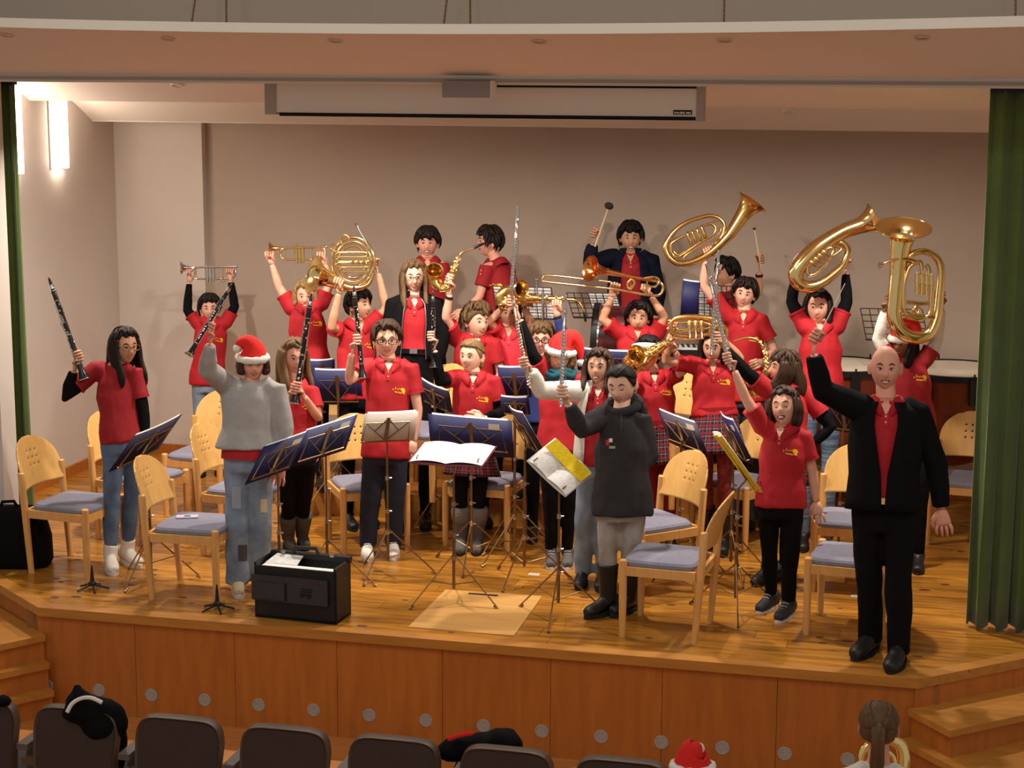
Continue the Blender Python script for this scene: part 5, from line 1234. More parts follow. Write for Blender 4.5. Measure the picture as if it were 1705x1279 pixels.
# french horn
D = 13.4; t = thing('french_horn', 'gold french horn lifted by the dark-haired boy', 'french horn', P(588, 480, D))
mb = MB()
for R, dd, rr, ph in ((35, 0, 2.6, 0), (29, -.03, 2.2, .6), (23, .02, 2.0, 1.2)):
    pts = [(588+R*1.0*math.cos(ph+q), 436+R*1.16*math.sin(ph+q), rr, dd) for q in [2*math.pi*j/20 for j in range(20)]]; tube_px(mb, pts+[pts[0]], D, 10, 2)
for y, x0, x1 in ((424, 560, 606), (432, 562, 610), (441, 560, 606), (449, 566, 610)): tube_px(mb, [(x0+4, y-4, 1.9), (x0, y, 1.9), (x0+5, y+3, 1.9), (x1, y+3, 1.9), (x1+5, y, 1.9), (x1, y-4, 1.9), (x0+4, y-4, 1.9)], D-.05, 8, 4)
tube_px(mb, [(570, 406, 2), (566, 398, 2), (572, 391, 2), (580, 394, 2), (582, 402, 2)], D-.03, 8, 4); tube_px(mb, [(560, 420, 2), (551, 414, 2), (552, 408, 2), (562, 410, 2)], D-.03, 8, 4)
B('tubing', mb, BRASS, t)
for i, x in enumerate((588, 597, 606)):
    mb = MB(); c = P(x, 437, D-.06); mb.lathe(c, -FW, [(0, .016), (.03, .016), (.032, .012), (.04, .006)], 14); B('rotary_valve', mb, BRASSD, t)
mb = MB(); q = cr([(622, 455, 3), (612, 474, 4), (590, 480, 6), (570, 476, 8), (553, 468, 11), (541, 463, 14)], 5); tube_px(mb, q, D, 16, 1, False)
c = P(541, 463, D); ax_ = (P(518, 456, D-.05)-c).normalized(); flare(mb, c-ax_*.01, ax_, [(0, .061), (.03, .075), (.06, .092), (.085, .115), (.10, .140), (.105, .148)], 32); B('bell', mb, BRASS, t)
mb = MB(); tube_px(mb, [(618, 425, 1.5), (612, 408, 1.4), (603, 392, 1.2), (595, 378, 1.2)], D-.02, 8); B('mouthpipe', mb, SILV, t)
mb = MB(); tube_px(mb, [(597, 381, 1.2), (594, 376, 2), (592, 372, 3)], D-.02, 10); B('mouthpiece', mb, SILV, t)
# saxophones: path given as px polylines
def sax(label, D, neck, body, bellpath, bell_ax, bell_r, seed, m=BRASSD, mouth=None):
    t = thing('alto_saxophone', label, 'saxophone', P(*bellpath[0][:2], D), 'saxophones held up by the players')
    mb = MB(); tube_px(mb, neck, D, 10); B('neck', mb, m, t)
    mb = MB(); tube_px(mb, body, D, 14, 5, False); B('body', mb, m, t)
    if bellpath:
        mb = MB(); tube_px(mb, bellpath, D, 16, 5, False); e = bellpath[-1]; c = P(e[0], e[1], D+(e[3] if len(e) > 3 else 0)); a = (P(e[0]+bell_ax[0], e[1]+bell_ax[1], D+(e[3] if len(e) > 3 else 0)+bell_ax[2])-c).normalized(); r0 = e[2]*D/FPX
        flare(mb, c-a*.008, a, [(0, r0), (.02, r0*1.15), (.04, r0*1.4), (.052, bell_r*.9), (.056, bell_r)], 26); B('bell', mb, m, t)
    if mouth:
        mb = MB(); tube_px(mb, mouth, D, 10); B('mouthpiece', mb, CLARB, t)
    rnd = random.Random(seed); mb = MB(); pts = cr([tuple(p[:3]) for p in body], 6)
    for x, y, r in pts:
        for k in range(2):
            ox, oy = rnd.uniform(-1, 1)*r*.8, rnd.uniform(-1, 1)*r*.8; c = P(x+ox, y+oy, D)-FW*(r*D/FPX*math.sqrt(max(0, 1-(ox*ox+oy*oy)/(r*r+1e-6)))+.002)
            n = (-FW+RT*ox/r*.6-UP*oy/r*.6).normalized(); mb.lathe(c, n, [(0, .010), (.005, .011), (.007, .008), (.006, .001)], 10)
    for s_ in (-1, 1): tube_px(mb, [(x, y+s_*r*.75, .7, -r*D/FPX*.9) for x, y, r in pts[::3]], D, 6, 2)
    o = B('keywork', mb, m, t); return t
sax('alto saxophone raised by the curly-haired boy', 13.4, [(790, 413, 1.3), (778, 417, 1.6), (769, 421, 2.2), (764, 428, 3)], [(764, 428, 3.5), (759, 440, 4.5), (753, 455, 6), (747, 470, 7), (741, 479, 7.5), (732, 480, 8)], [(732, 480, 8), (725, 474, 8.5), (722, 464, 9), (722, 455, 10, -.02)], (2, -8, -.06), .068, 3, mouth=[(808, 405, 1.6), (799, 408, 2.6), (789, 413, 2.4)])
sax('saxophone held sideways above the kid in the pinkish lit polo', 13.5, [(938, 499, 3), (958, 500, 2.5), (967, 508, 2), (972, 520, 1.6)], [(938, 498, 4), (915, 498, 6), (890, 497, 8), (865, 498, 9), (846, 502, 9.5), (838, 508, 9)], [(838, 508, 9), (833, 500, 9), (836, 490, 9), (846, 484, 9.5), (862, 482, 11, -.05)], (10, 0, -.05), .07, 4, mouth=[(972, 519, 1.8), (974, 527, 2.4), (975, 536, 1.8)])
mb = MB(); tube_px(mb, [(893, 466, 1.8), (894, 480, 1.6), (895, 495, 1.6)], 13.4, 8); tube_px(mb, [(904, 485, 2.4), (904, 512, 2.4), (905, 540, 2.2)], 13.35, 8); tube_px(mb, [(909, 500, 1.6), (910, 530, 1.6)], 13.35, 8); tube_px(mb, [(891, 466, 2.6), (896, 466, 2.6)], 13.4, 8, 1)
tag(B('silver_valve_tubes', mb, SILV), 'upright silver tubes in front of the sideways saxophone', 'instrument')
sax('large saxophone hiding the face of the kid in the santa headband', 12.55, [(1110, 572, 3.5), (1120, 565, 3), (1131, 562, 2.4), (1138, 566, 2)], [(1112, 570, 6), (1098, 579, 9), (1082, 590, 11), (1066, 602, 13), (1056, 610, 13)], [(1056, 610, 13), (1049, 612, 12), (1047, 604, 12, -.06), (1056, 595, 12, -.1)], (8, -6, -.06), .075, 5)
sax('curved saxophone hanging in front of the boy with the baritone', 13.15, [(1222, 568, 2), (1240, 563, 2.2), (1256, 564, 2.6), (1266, 570, 3)], [(1266, 570, 3.2), (1273, 584, 3.6), (1276, 600, 4.2), (1275, 618, 5), (1272, 640, 6)], [(1272, 640, 6), (1268, 652, 7), (1258, 654, 7.5), (1252, 645, 8, -.03)], (0, -8, -.06), .06, 6)
# small horn (oval) held by the girl in the tartan skirt
def oval_horn(label, name, cat, D, outer, inner, valves, bell_path, bell_ax, bell_prof, mouth, m, lead=None, vr=.014):
    t = thing(name, label, cat, P(outer[0][0], outer[0][1], D))
    mb = MB(); tube_px(mb, outer, D, 14, 5); B('outer_tubing', mb, m, t)
    for q in inner: mb = MB(); tube_px(mb, q, D-.03, 10, 4); B('slide_tubing', mb, m, t)
    for (x, y, dx, dy, ln) in valves:
        c = P(x, y, D-.04); a = (P(x+dx, y+dy, D-.04)-c).normalized(); mb = MB(); mb.lathe(c-a*ln/2, a, [(0, vr*.8), (.004, vr), (ln*.5, vr), (ln*.52, vr*1.15), (ln-.004, vr), (ln, vr*.6), (ln+.012, vr*.4)], 14); B('valve', mb, m if vr > .013 else BRASSD, t)
        mb = MB(); mb.tube([c-FW*.02, c-FW*.035+a*ln*.6, c-FW*.035+a*(ln*.6+.02)], [.003, .003, .007], 6); B('lever', mb, SILV, t)
    if bell_path:
        mb = MB(); tube_px(mb, bell_path, D, 18, 5, False); e = bell_path[-1]; dd = e[3] if len(e) > 3 else 0; c = P(e[0], e[1], D+dd); a = (P(e[0]+bell_ax[0], e[1]+bell_ax[1], D+dd+bell_ax[2])-c).normalized(); r0 = e[2]*D/FPX
        flare(mb, c-a*.004, a, [(q, r0*k) for q, k in bell_prof], 36); B('bell', mb, m, t)
    if lead: mb = MB(); tube_px(mb, lead, D-.05, 8); B('leadpipe', mb, m, t)
    if mouth: mb = MB(); tube_px(mb, mouth, D-.05, 10); B('mouthpiece', mb, SILV, t)
    return t
D = 12.5
oval_horn('small oval horn held up by the girl in the tartan skirt', 'tenor_horn', 'horn', D,
 [(1182, 556, 2.6), (1150, 560, 2.8), (1126, 556, 3.2), (1117, 545, 3.6), (1121, 533, 4), (1140, 528, 4.6), (1170, 529, 5.2), (1188, 532, 5.6)],
 [[(1128, 538, 2), (1160, 536, 2), (1180, 540, 2), (1182, 546, 2), (1160, 548, 2), (1130, 549, 2), (1126, 544, 2), (1128, 538, 2)], [(1120, 562, 2), (1145, 566, 2), (1172, 563, 2)], [(1136, 552, 1.8), (1172, 551, 1.8)]],
 [(1148, 545, 0, 1, .09), (1158, 545, 0, 1, .09), (1168, 545, 0, 1, .09)], [(1188, 532, 5.6), (1194, 540, 6.5), (1196, 552, 8, -.03)], (1, 6, -.2), [(0, 1), (.03, 1.3), (.05, 1.8), (.055, 2.1)], None, BRASSD)
# big baritone
D = 13.5; k = 1/5.81
def Z(x, y): return (1080+x*k, 300+y*k)
o_ = [(640, 620, 15), (700, 555, 16), (735, 450, 17), (690, 375, 18), (600, 345, 19), (470, 370, 20), (330, 430, 22), (220, 530, 24), (165, 640, 26), (190, 735, 28), (270, 800, 29), (370, 805, 31), (490, 765, 33), (600, 700, 36), (700, 615, 41)]
oval_horn('large oval gold baritone horn raised in one hand with bell to the right', 'baritone_horn', 'horn', D, [Z(x, y)+(r*k,) for x, y, r in o_],
 [[Z(x, y)+(13*k,) for x, y in ((215, 640), (235, 600), (400, 510), (560, 430), (620, 430), (650, 475), (620, 530), (520, 590), (430, 650), (330, 720), (270, 745), (225, 710), (215, 640))], [Z(x, y)+(10*k,) for x, y in ((240, 690), (290, 720), (420, 650))], [Z(x, y)+(9*k,) for x, y in ((340, 765), (350, 735), (430, 680), (560, 610), (680, 560))], [Z(x, y)+(9*k,) for x, y in ((440, 735), (510, 710))], [Z(x, y)+(10*k,) for x, y in ((560, 440), (680, 380))], [Z(x, y)+(9*k,) for x, y in ((640, 510), (680, 470), (700, 490), (660, 530))]],
 [Z(400, 580)+(-3, -8, .075), Z(445, 560)+(-3, -8, .075), Z(490, 540)+(-3, -8, .075), Z(535, 515)+(-3, -8, .075)],
 [Z(x, y)+(r*k,) for x, y, r in ((700, 615, 41), (780, 530, 52), (850, 430, 62), (905, 345, 72))], (10, -13.5, 0), [(0, 1), (.04, 1.12), (.08, 1.35), (.11, 1.7), (.125, 2.1), (.13, 2.35)], None, BRASSD, vr=.0135)
# tenor horn / euphonium held by the girl right of centre
D = 12.7; k = 1/3.553
def Z(x, y): return (1280+x*k, 320+y*k)
o_ = [(380, 315, 16), (430, 300, 18), (468, 345, 20), (440, 430, 22), (380, 490, 25), (300, 545, 30), (220, 560, 36), (170, 530, 42), (165, 470, 48), (215, 400, 52), (290, 330, 52), (370, 275, 48)]
oval_horn('gold oval tenor horn held high with bell pointing right, touching the tuba', 'euphonium', 'horn', D, [Z(x, y)+(r*k,) for x, y, r in o_],
 [[Z(x, y)+(11*k,) for x, y in ((230, 440), (300, 370), (360, 330), (385, 345), (350, 410), (280, 480), (235, 490), (230, 440))], [Z(x, y)+(9*k,) for x, y in ((360, 390), (430, 340), (400, 320))]],
 [Z(260, 420)+(6, 4, .07), Z(285, 400)+(6, 4, .07), Z(310, 380)+(6, 4, .07), Z(335, 360)+(6, 4, .07)],
 [Z(x, y)+(r*k,) for x, y, r in ((370, 275, 48), (450, 230, 46), (520, 205, 48), (560, 190, 54))], (30, -14, -.01), [(0, 1), (.03, 1.15), (.06, 1.4), (.08, 1.7), (.09, 1.95)], None, BRASS)
# tuba
D = 12.1
o_ = [(870, 420, 18), (835, 400, 18), (850, 365, 19), (930, 352, 20), (1000, 400, 22), (1020, 480, 24), (1010, 620, 27), (995, 740, 31), (950, 835, 36), (870, 860, 40), (790, 830, 44), (745, 750, 46), (748, 640, 46), (762, 500, 48)]
oval_horn('large gold tuba held high with its bell opening upward', 'tuba', 'tuba', D, [Z(x, y)+(r*k,) for x, y, r in o_],
 [[Z(x, y)+(13*k,) for x, y in ((800, 680), (800, 560), (830, 450), (870, 420), (900, 420), (910, 520), (905, 600))], [Z(x, y)+(13*k,) for x, y in ((800, 690), (830, 740), (900, 750), (950, 720), (960, 640), (950, 470), (930, 430))], [Z(x, y)+(12*k,) for x, y in ((820, 650), (900, 660), (950, 655))], [Z(x, y)+(12*k,) for x, y in ((790, 700), (860, 730), (980, 740))], [Z(x, y)+(11*k,) for x, y in ((850, 700), (870, 680), (890, 690), (880, 720), (850, 700))], [Z(x, y)+(10*k,) for x, y in ((870, 520), (960, 525))], [Z(x, y)+(10*k,) for x, y in ((870, 580), (960, 585))]],
 [Z(880, 540)+(0, -8, .14), Z(908, 545)+(0, -8, .14), Z(936, 550)+(0, -8, .14), Z(964, 555)+(0, -8, .14)],
 [Z(x, y)+(r*k,) for x, y, r in ((762, 500, 48), (770, 400, 54), (780, 320, 64), (792, 265, 78))], (4, -40, -.08), [(0, 1), (.02, 1.12), (.04, 1.35), (.06, 1.75), (.068, 2.0), (.07, 2.15)], [Z(680, 420)+(2.6,), Z(663, 430)+(4,), Z(650, 433)+(5.5,)], BRASS, [Z(870, 412)+(3,), Z(800, 395)+(2.8,), Z(720, 405)+(2.4,), Z(670, 427)+(2.2,)], .0165)
# trombone
D = 13.2; k = 1/4.264
def Z(x, y): return (820+x*k, 400+y*k)
t = thing('trombone', 'gold trombone lifted by the boy below the mallet player', 'trombone', P(1060, 480, D), None)
mb = MB(); tube_px(mb, [Z(1130, 285)+(2.6,), Z(1000, 262)+(3.2,), Z(880, 238)+(4.2,), Z(800, 222)+(6,)], D, 14, 5, False); c = P(*Z(800, 222), D); a = (P(*Z(690, 200), D-.075)-c).normalized(); r0 = 6*D/FPX; flare(mb, c, a, [(0, r0), (.04, r0*1.3), (.08, r0*1.8), (.11, r0*2.5), (.13, r0*3.3), (.135, r0*3.7)], 32); B('bell', mb, COPPERB, t)
mb = MB(); tube_px(mb, [Z(1130, 285)+(2.6,), Z(1190, 300)+(2.4,), Z(1212, 340)+(2.4,), Z(1190, 385)+(2.4,), Z(1130, 392)+(2.4,), Z(1000, 370)+(2.2,), Z(850, 345)+(2.2,)], D, 10); tube_px(mb, [Z(1080, 270)+(2,), Z(1150, 262)+(2,), Z(1185, 290)+(2,), Z(1150, 330)+(2,), Z(1080, 318)+(2,)], D-.05, 8); B('tuning_tubing', mb, BRASS, t)
mb = MB(); tube_px(mb, [Z(960, 300)+(2,), Z(985, 280)+(2,), Z(1010, 300)+(2,), Z(985, 345)+(2,), Z(960, 330)+(2,), Z(960, 300)+(2,)], D-.04, 8); B('valve_section', mb, BRASSD, t)
for za, zb_ in ((Z(980, 265), Z(985, 370)), (Z(1100, 285), Z(1090, 385))): mb = MB(); tube_px(mb, [za+(1.5,), zb_+(1.5,)], D, 6, 1); B('brace', mb, BRASSD, t)
mb = MB(); tube_px(mb, [Z(850, 345)+(1.8,), Z(600, 320)+(1.8,), Z(375, 295)+(1.8,), Z(356, 285)+(1.8,), Z(360, 265)+(1.8,), Z(400, 250)+(1.8,), Z(640, 275)+(1.6,), Z(840, 297)+(1.6,)], D, 10); B('slide', mb, mat('pale_brass', (226, 190, 130), .2, 1.0), t)
# sticks
def stick(a, b, D, r, label, cat, name, headr=0, hm=None, m=None):
    A = P(*a, D); Bq = P(*b, D); t = thing(name, label, cat, A); mb = MB(); mb.tube([A, Bq], [r, r*.8], 8); B('shaft', mb, m or mat('maple', (226, 196, 150), .5), t)
    if headr:
        d = (Bq-A).normalized(); s = d.cross(FW).normalized(); mb = MB(); mb.ell(Bq, s*headr, s.cross(d)*headr, d*headr*.8, 14, 9); B('beater_head', mb, hm, t)
stick((988, 418), (1014, 343), 14.33, .008, 'thick drum mallet with dark felt head', 'mallet', 'drum_mallet', .037, mat('dark_felt', (56, 46, 44), 1, bump=.5, bscale=100))
stick((1267, 446), (1256, 381), 14.08, .005, 'thin beater with small dark head at the back right', 'mallet', 'thin_beater', .013, mat('dark_felt', (56, 46, 44), 1))
stick((1362, 562), (1407, 472), 10.48, .0035, 'thin pale conducting baton', 'baton', 'baton', 0, None, mat('white_baton', (236, 226, 210), .4))
# brass horn held by the girl in the audience
D = 8.62; t = thing('audience_horn', 'gold horn held by the ponytail girl below the stage', 'horn', P(1475, 1270, D)); mb = MB(); tube_px(mb, [(1436, 1290, 7), (1434, 1265, 7), (1442, 1245, 7), (1470, 1232, 8), (1496, 1238, 10), (1504, 1258, 11), (1502, 1290, 12)], D, 14); B('tubing', mb, BRASS, t)
mb = MB(); tube_px(mb, [(1446, 1290, 4), (1448, 1262, 4), (1470, 1250, 4), (1488, 1262, 4), (1490, 1290, 4)], D-.03, 10); B('slide_tubing', mb, BRASS, t)
# ------------------------------------------------------------------ drums
def kettledrum(c, r, label, zb, zt):
    t = thing('kettledrum', label, 'drum', V((c.x, c.y, zb)), 'kettledrums at the right')
    mb = MB(); prof = [(0, .06), (.05, r*.45), (.15, r*.72), (.3, r*.92), (zt-zb-.04, r*.985), (zt-zb, r)]; mb.lathe(V((c.x, c.y, zb)), ZU, prof, 40); B('kettle', mb, mat('red_brown_shell', (116, 46, 26), .35), t)
    mb = MB(); mb.lathe(V((c.x, c.y, zt-.02)), ZU, [(0, r), (.0, r+.02), (.045, r+.02), (.045, r-.012)], 40, False); B('hoop', mb, BLKMET, t)
    mb = MB(); mb.lathe(V((c.x, c.y, zt+.012)), ZU, [(0, r-.01), (.006, r-.012), (.01, .002)], 40); B('drumhead', mb, mat('calf_head', (220, 206, 184), .6), t)
    for k in range(8):
        a = 2*math.pi*k/8+.3; d = V((math.cos(a), math.sin(a), 0)); p = V((c.x, c.y, zt))+d*(r+.03); sd = V((-d.y, d.x, 0)); mb = MB(); mb.box(p-ZU*.09, sd*.035, d*.018, ZU*.1); mb.tube([p+ZU*.0, p+ZU*.05], .008, 8); B('tension_lug', mb, BLKMET, t)
kettledrum(P(1592, 613, 13.95), .43, 'large red-brown kettledrum nearest the green curtain', .4, 1.14)
kettledrum(P(1404, 594, 14.0), .38, 'red-brown kettledrum behind the conductor raised arm', .4, 1.16)
t = thing('bass_drum', 'maroon bass drum with black hoop beside the trombone player', 'drum', P(1010, 600, 13.75)); a_, b_ = P(992, 562, 13.78), P(1060, 566, 13.74); d = (b_-a_).normalized()
mb = MB(); mb.lathe(a_, d, [(0, .25), (.35, .25)], 40, False); B('shell', mb, mat('maroon_lacquer', (84, 34, 38), .3), t)
for q in (0, .34): mb = MB(); mb.lathe(a_+d*(q-.02), d, [(0, .25), (0, .268), (.045, .268), (.045, .25)], 40, False); B('hoop', mb, BLKMET, t)
mb = MB(); mb.lathe(a_+d*.028, d, [(0, .25), (0, .262), (.012, .262), (.012, .25)], 40, False); B('chrome_ring', mb, SILV, t)
mb = MB(); mb.lathe(a_-d*.005, d, [(0, .25), (.004, .002)], 40); B('drumhead', mb, mat('calf_head', (220, 206, 184), .6), t)
mb = MB(); mb.lathe(a_+d*.2-FW*.25-ZU*.02, -FW, [(0, .03), (.006, .034), (.01, .015), (.008, .001)], 18); B('badge', mb, EYEW, t)
mb = MB(); o = P(1010, 600, 13.75)
for s_ in (-1, 1): mb.tube([a_.lerp(b_, .5)-FWH*.1*s_-ZU*.2, V((a_.x, a_.y, .355))+d*.15+FWH*.3*s_], .012, 8)
B('drum_stand', mb, CHROME, t)
t = thing('keyboard_case', 'black box-shaped keyboard on a stand behind the small horn', 'keyboard', P(1150, 600, 13.95)); mb = MB(); c = P(1155, 588, 13.95); mb.box(c, RTH*.21, FWH*.15, ZU*.045); B('body', mb, BLKPL, t, smooth=False)
mb = MB(); mb.box(c+ZU*.048-FWH*.02, RTH*.19, FWH*.1, ZU*.006); kb = B('key_bed', mb, EYEW, t, smooth=False)
for j in range(9): mb = MB(); mb.box(c+ZU*.058+RTH*(-.17+.0425*j), RTH*.008, FWH*.06, ZU*.006); B('black_key', mb, BLKPL, kb, smooth=False)
mb = MB()
for s_ in (-1, 1): mb.tube([c+RTH*.15*s_-ZU*.04, V((c.x, c.y, .355))-RTH*.15*s_], .012, 8)
B('stand_legs', mb, BLKMET, t)
# ------------------------------------------------------------------ small things on the stage
a = G(425, 1027); b = G(560, 1041); d = (b-a).normalized(); n = V((-d.y, d.x, 0)); Wd = (b-a).length; t = thing('music_case', 'open black pilot case full of sheet music at the stage edge', 'case', (a+b)/2+n*.1); hz = .36
def bx(x0, x1, y0, y1, z0, z1): mb = MB(); mb.box(a+d*(x0+x1)/2+n*(y0+y1)/2+ZU*(z0+z1)/2, d*(x1-x0)/2, n*(y1-y0)/2, ZU*(z1-z0)/2); return mb
for nm, q in (('side_wall', (0, .015, 0, .24, .0, hz)), ('side_wall', (Wd-.015, Wd, 0, .24, 0, hz)), ('front_wall', (0, Wd, 0, .015, 0, hz-.02)), ('back_wall', (0, Wd, .225, .24, 0, hz)), ('bottom', (0, Wd, 0, .24, .003, .02))): B(nm, bx(*q), BLKPL, t, smooth=False)
fl = B('front_flap', bx(-.012, Wd-.05, -.022, -.004, .12, .285), mat('flap_vinyl', (48, 46, 48), .55), t, smooth=False); B('pocket', bx(.03, .22, -.034, -.022, .135, .24), mat('flap_vinyl', (48, 46, 48), .55), fl, smooth=False)
for q in ((.33, .41, .215, .222), (.325, .405, .198, .205), (.32, .40, .178, .188), (.33, .345, .165, .18), (.375, .395, .163, .18), (.225, .231, .13, .25)): B('embossed_mark', bx(q[0], q[1], -.026, -.0215, q[2], q[3]), BLACKM, fl, smooth=False)
B('lid', bx(.02, Wd+.01, .20, .245, hz-.01, hz+.025), BLKPL, t, smooth=False); mb = MB(); h0 = a+d*Wd*.32+n*.2+ZU*(hz+.02); mb.tube([h0, h0+ZU*.04+d*.02, h0+ZU*.045+d*.16, h0+d*.18], .013, 8); B('handle', mb, BLKPL, t)
for x in (.1, Wd-.12): B('latch', bx(x, x+.03, .185, .2, hz+.02, hz+.04), CHROME, t, smooth=False)
tag(B('sheet_stack', bx(.03, Wd-.03, .02, .1, .1, .33), PAPER, smooth=False), 'white sheets standing in the black pilot case', 'sheets')
mb = MB(); q0 = a+d*.03+n*.1+ZU*.33; mb.slab([q0, q0+d*.22, q0+d*.22+n*.1+ZU*.035, q0+n*.1+d*.04+ZU*.04], .004); tag(B('loose_sheet', mb, SHEETL, smooth=False), 'loose sheet leaning out of the black pilot case', 'sheets')
a = G(-45, 950); b = G(18, 962); d = V((.5, -.86, 0)); c = G(35, 940); t = thing('black_bag', 'black instrument bag standing behind the far left chair', 'bag', V((c.x, c.y, 0))); mb = MB(); r_ = RTH; secs = []
for z, w, dp in ((.0, .30, .13), (.03, .315, .15), (.2, .31, .15), (.33, .28, .13), (.40, .23, .10), (.415, .2, .07)):
    i = len(mb.v); secs.append(i)
    for q in range(24):
        an = 2*math.pi*q/24; cc, ss = math.cos(an), math.sin(an); mb.v.append(V((c.x, c.y, z))-RTH*.1+RTH*math.copysign(abs(cc)**.45, cc)*w+FWH*math.copysign(abs(ss)**.45, ss)*dp)
for i, j in zip(secs, secs[1:]): mb.bridge(i, j, 24)
mb.f.append(tuple(reversed(range(24)))); mb.f.append(tuple(secs[-1]+q for q in range(24))); B('bag_body', mb, BLACKC, t, ang=50)
mb = MB(); h0 = V((c.x, c.y, .40)); mb.tube([h0-RTH*.13, h0-RTH*.11+ZU*.05, h0-RTH*.03+ZU*.055, h0+RTH*.0], .012, 8); B('handle', mb, BLACKC, t)
mb = MB(); mb.box(V((c.x, c.y, .12))-RTH*.13-FWH*.152, RTH*.015, FWH*.002, ZU*.014); B('emblem', mb, GREYC, t, smooth=False)
for (px, py, lab) in ((154, 982, 'small black clarinet peg stand at far left of the stage'), (362, 1016, 'small black clarinet peg stand in front of the phone chair')):
    c = G(px, py); t = thing('peg_stand', lab, 'instrument stand', c, 'black peg stands'); mb = MB(); mb.lathe(c, ZU, [(.03, .026), (.05, .026), (.06, .014), (.13, .009), (.17, .004)], 14); B('peg', mb, BLKPL, t)
    for j in range(5):
        an = 2*math.pi*j/5+.3; e = V((math.cos(an), math.sin(an), 0)); mb = MB(); mb.tube([c+ZU*.04, c+e*.11+ZU*.008], [.009, .006], 6); B('foot', mb, BLKPL, t)
# phone on the chair seat
for ch in [o for o in bpy.data.objects if o.get('label', '').startswith('front left beech chair')]:
    c = V(ch.location); p = G(312, 860, .5); mb = MB(); d1 = V((math.cos(.35), math.sin(.35), 0)); mb.box(V((p.x, p.y, .499)), d1*.072, V((-d1.y, d1.x, 0))*.036, ZU*.004); o = tag(B('phone', mb, mat('lilac_case', (196, 186, 204), .4), org=V((p.x, p.y, .495)), smooth=False), 'lilac phone lying on the front left chair seat', 'phone')
    mb = MB(); mb.box(V((p.x, p.y, .5035)), d1*.02, V((-d1.y, d1.x, 0))*.014, ZU*.0008); B('camera_bump', mb, DARKPL, o, V((p.x, p.y, .495)), smooth=False)
# teal bottle behind the boy in glasses
c = P(713, 733, 13.0); mb = MB(); mb.lathe(V((c.x, c.y, c.z-.06)), ZU, [(0, .03), (.1, .032), (.13, .018), (.15, .018)], 16); 
# ------------------------------------------------------------------ auditorium seats
def aud_seat(cx, label, first=[None]):
    if first[0] is None:
        t = thing('auditorium_seat', label, 'seat', V((0, 0, 0)), 'front row of auditorium seats')
        def panel(w, h, y, zb, n=40, e=.36):
            pts = []
            for q in range(n):
                an = 2*math.pi*q/n; c_, s_ = math.cos(an), math.sin(an); pts.append((math.copysign(abs(c_)**e, c_)*w*(1 if s_ > 0 else .94), zb+h/2+math.copysign(abs(s_)**e, s_)*h/2))
            return pts
        mb = MB(); n = 40; rows = []
        for y, k_ in ((.0, .93), (-.012, .985), (.045, 1.0), (.06, .96)):
            i = len(mb.v); rows.append(i)
            for x, z in panel(.235, .52, y, -.32): mb.v.append(V((x*k_, y+.10*(z+.3), (z+.06)*k_-.06)))
        for i, j in zip(rows[1:], rows[2:]): mb.bridge(i, j, n)
        mb.f.append(tuple(rows[-1]+q for q in range(n))); mb.bridge(rows[0], rows[1], n); B('rim', mb, SEATR, t, V(), ang=60)
        mb = MB(); i0 = len(mb.v)
        for x, z in panel(.235, .52, 0, -.32): mb.v.append(V((x*.935, -.004+.10*(z+.3), (z+.06)*.935-.06)))
        mb.f.append(tuple(range(n))); mb2 = mb; B('back_shell', mb, SEATB, t, V(), smooth=False)
        mb = MB(); mb.box((0, .28, -.27), V((.22, 0, 0)), V((0, .2, 0)), V((0, 0, .045))); B('seat_pad', mb, mat('seat_fabric', (70, 56, 54), .9), t, V(), smooth=False)
        mb = MB(); mb.box((-.285, .2, -.02), V((.03, 0, 0)), V((0, .2, 0)), V((0, 0, .016))); mb.box((-.285, .2, -.36), V((.022, 0, 0)), V((0, .12, 0)), V((0, 0, .33))); B('armrest', mb, mat('armrest_grey', (92, 82, 76), .5), t, V(), smooth=False)
        mb = MB(); mb.box((-.255, .03, -.1), V((.04, 0, 0)), V((0, .02, 0)), V((0, 0, .02))); B('bracket', mb, SEATR, t, V(), smooth=False)
        first[0] = t
    else: t = copy_tree(first[0]); t['label'] = label
    t.location = (cx, 7.98, 0)
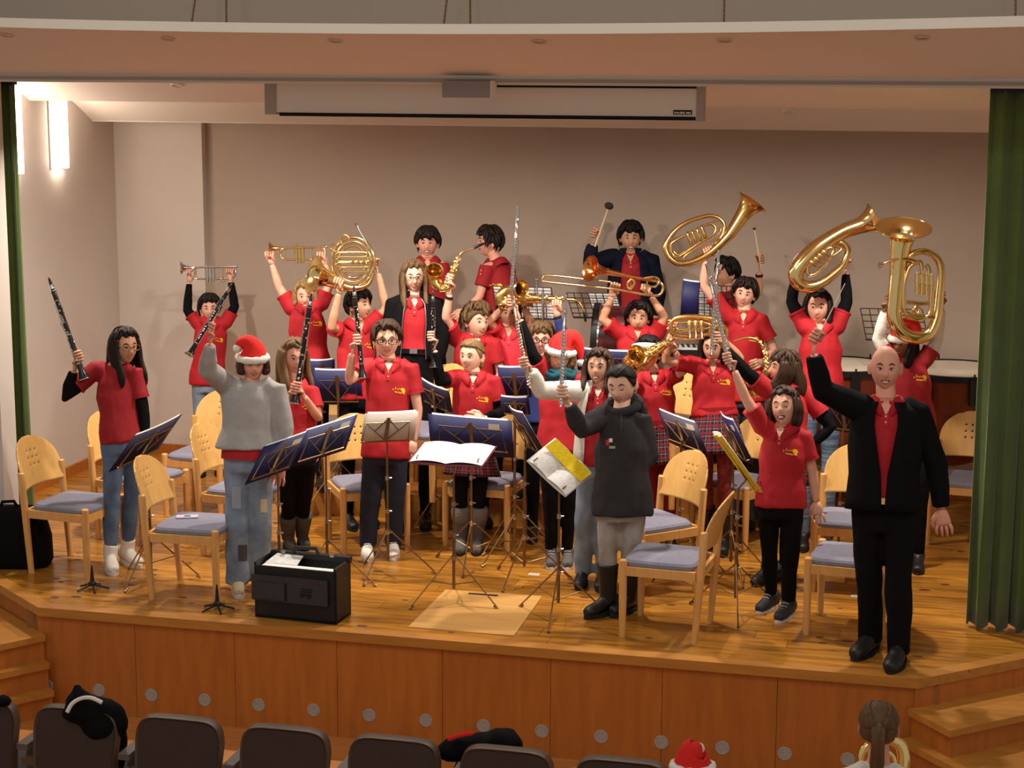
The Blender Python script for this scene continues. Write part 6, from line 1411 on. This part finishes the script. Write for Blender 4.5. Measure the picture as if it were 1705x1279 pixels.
labs = ['auditorium seat back cut by the left edge of the picture', 'auditorium seat back with a black jacket behind its right corner', 'auditorium seat back second from the black jacket', 'auditorium seat back below the black pilot case', 'auditorium seat back left of the black and red coat', 'auditorium seat back right of the black and red coat', 'auditorium seat at the lower edge right of the coats']
for i, l in enumerate(labs): aud_seat(-4.254+.569*(i-1), l)
def coat(c, secs_, label, m, seed, extra=None):
    t = thing('jacket', label, 'jacket', c); mb = MB()
    for p, a_, b_, d_ in secs_: mb.ell(p, a_, b_, d_, 14, 9)
    put('cloth', fuse(mb, .018, 3, c, .018, 9, seed), m, t, c); 
    if extra: extra(t)
c = P(155, 1185, 9.27); coat(c, [(c-UP*.22+FW*.16, RT*.15, FW*.08, UP*.2), (c, RT*.17, FW*.10, UP*.07), (c+RT*.06-UP*.06, RT*.13, FW*.1, UP*.1), (c-RT*.06+UP*.05, RT*.09, FW*.08, UP*.05), (c-RT*.08+UP*.095, RT*.025, FW*.03, UP*.05)], 'black jacket with a white stripe draped over a seat at left', BLACKC, 2,
  lambda t: (lambda mb: (mb.tube([P(x, y, 9.155) for x, y in cr([(112, 1186), (120, 1172), (135, 1163), (152, 1162), (170, 1170)], 4)], .011, 6), B('stripe', mb, EYEW, t)))(MB()))
c = P(800, 1240, 8.95); coat(c, [(c-UP*.22+FW*.16, RT*.16, FW*.08, UP*.2), (c, RT*.19, FW*.1, UP*.055), (c+RT*.1+UP*.0, RT*.11, FW*.1, UP*.075), (c-RT*.12-UP*.03, RT*.1, FW*.09, UP*.05), (c+RT*.15-UP*.05, RT*.07, FW*.09, UP*.07)], 'black coat with red lining thrown over a seat', BLACKC, 4,
  lambda t: (lambda mb: (mb.tube([P(x, y, 8.845) for x, y in cr([(745, 1232), (760, 1226), (778, 1222), (790, 1221)], 4)], [.006]+[.012]*10+[.006]*2, 6), B('red_lining', mb, SANTA, t)))(MB()))
c = V((-4.66, 8.03, .20)); coat(c, [(c, RT*.05, FW*.05, UP*.025), (c-RT*.05, RT*.05, FW*.05, UP*.03)], 'dark scarf lying between the leftmost seats', BLACKC, 6)
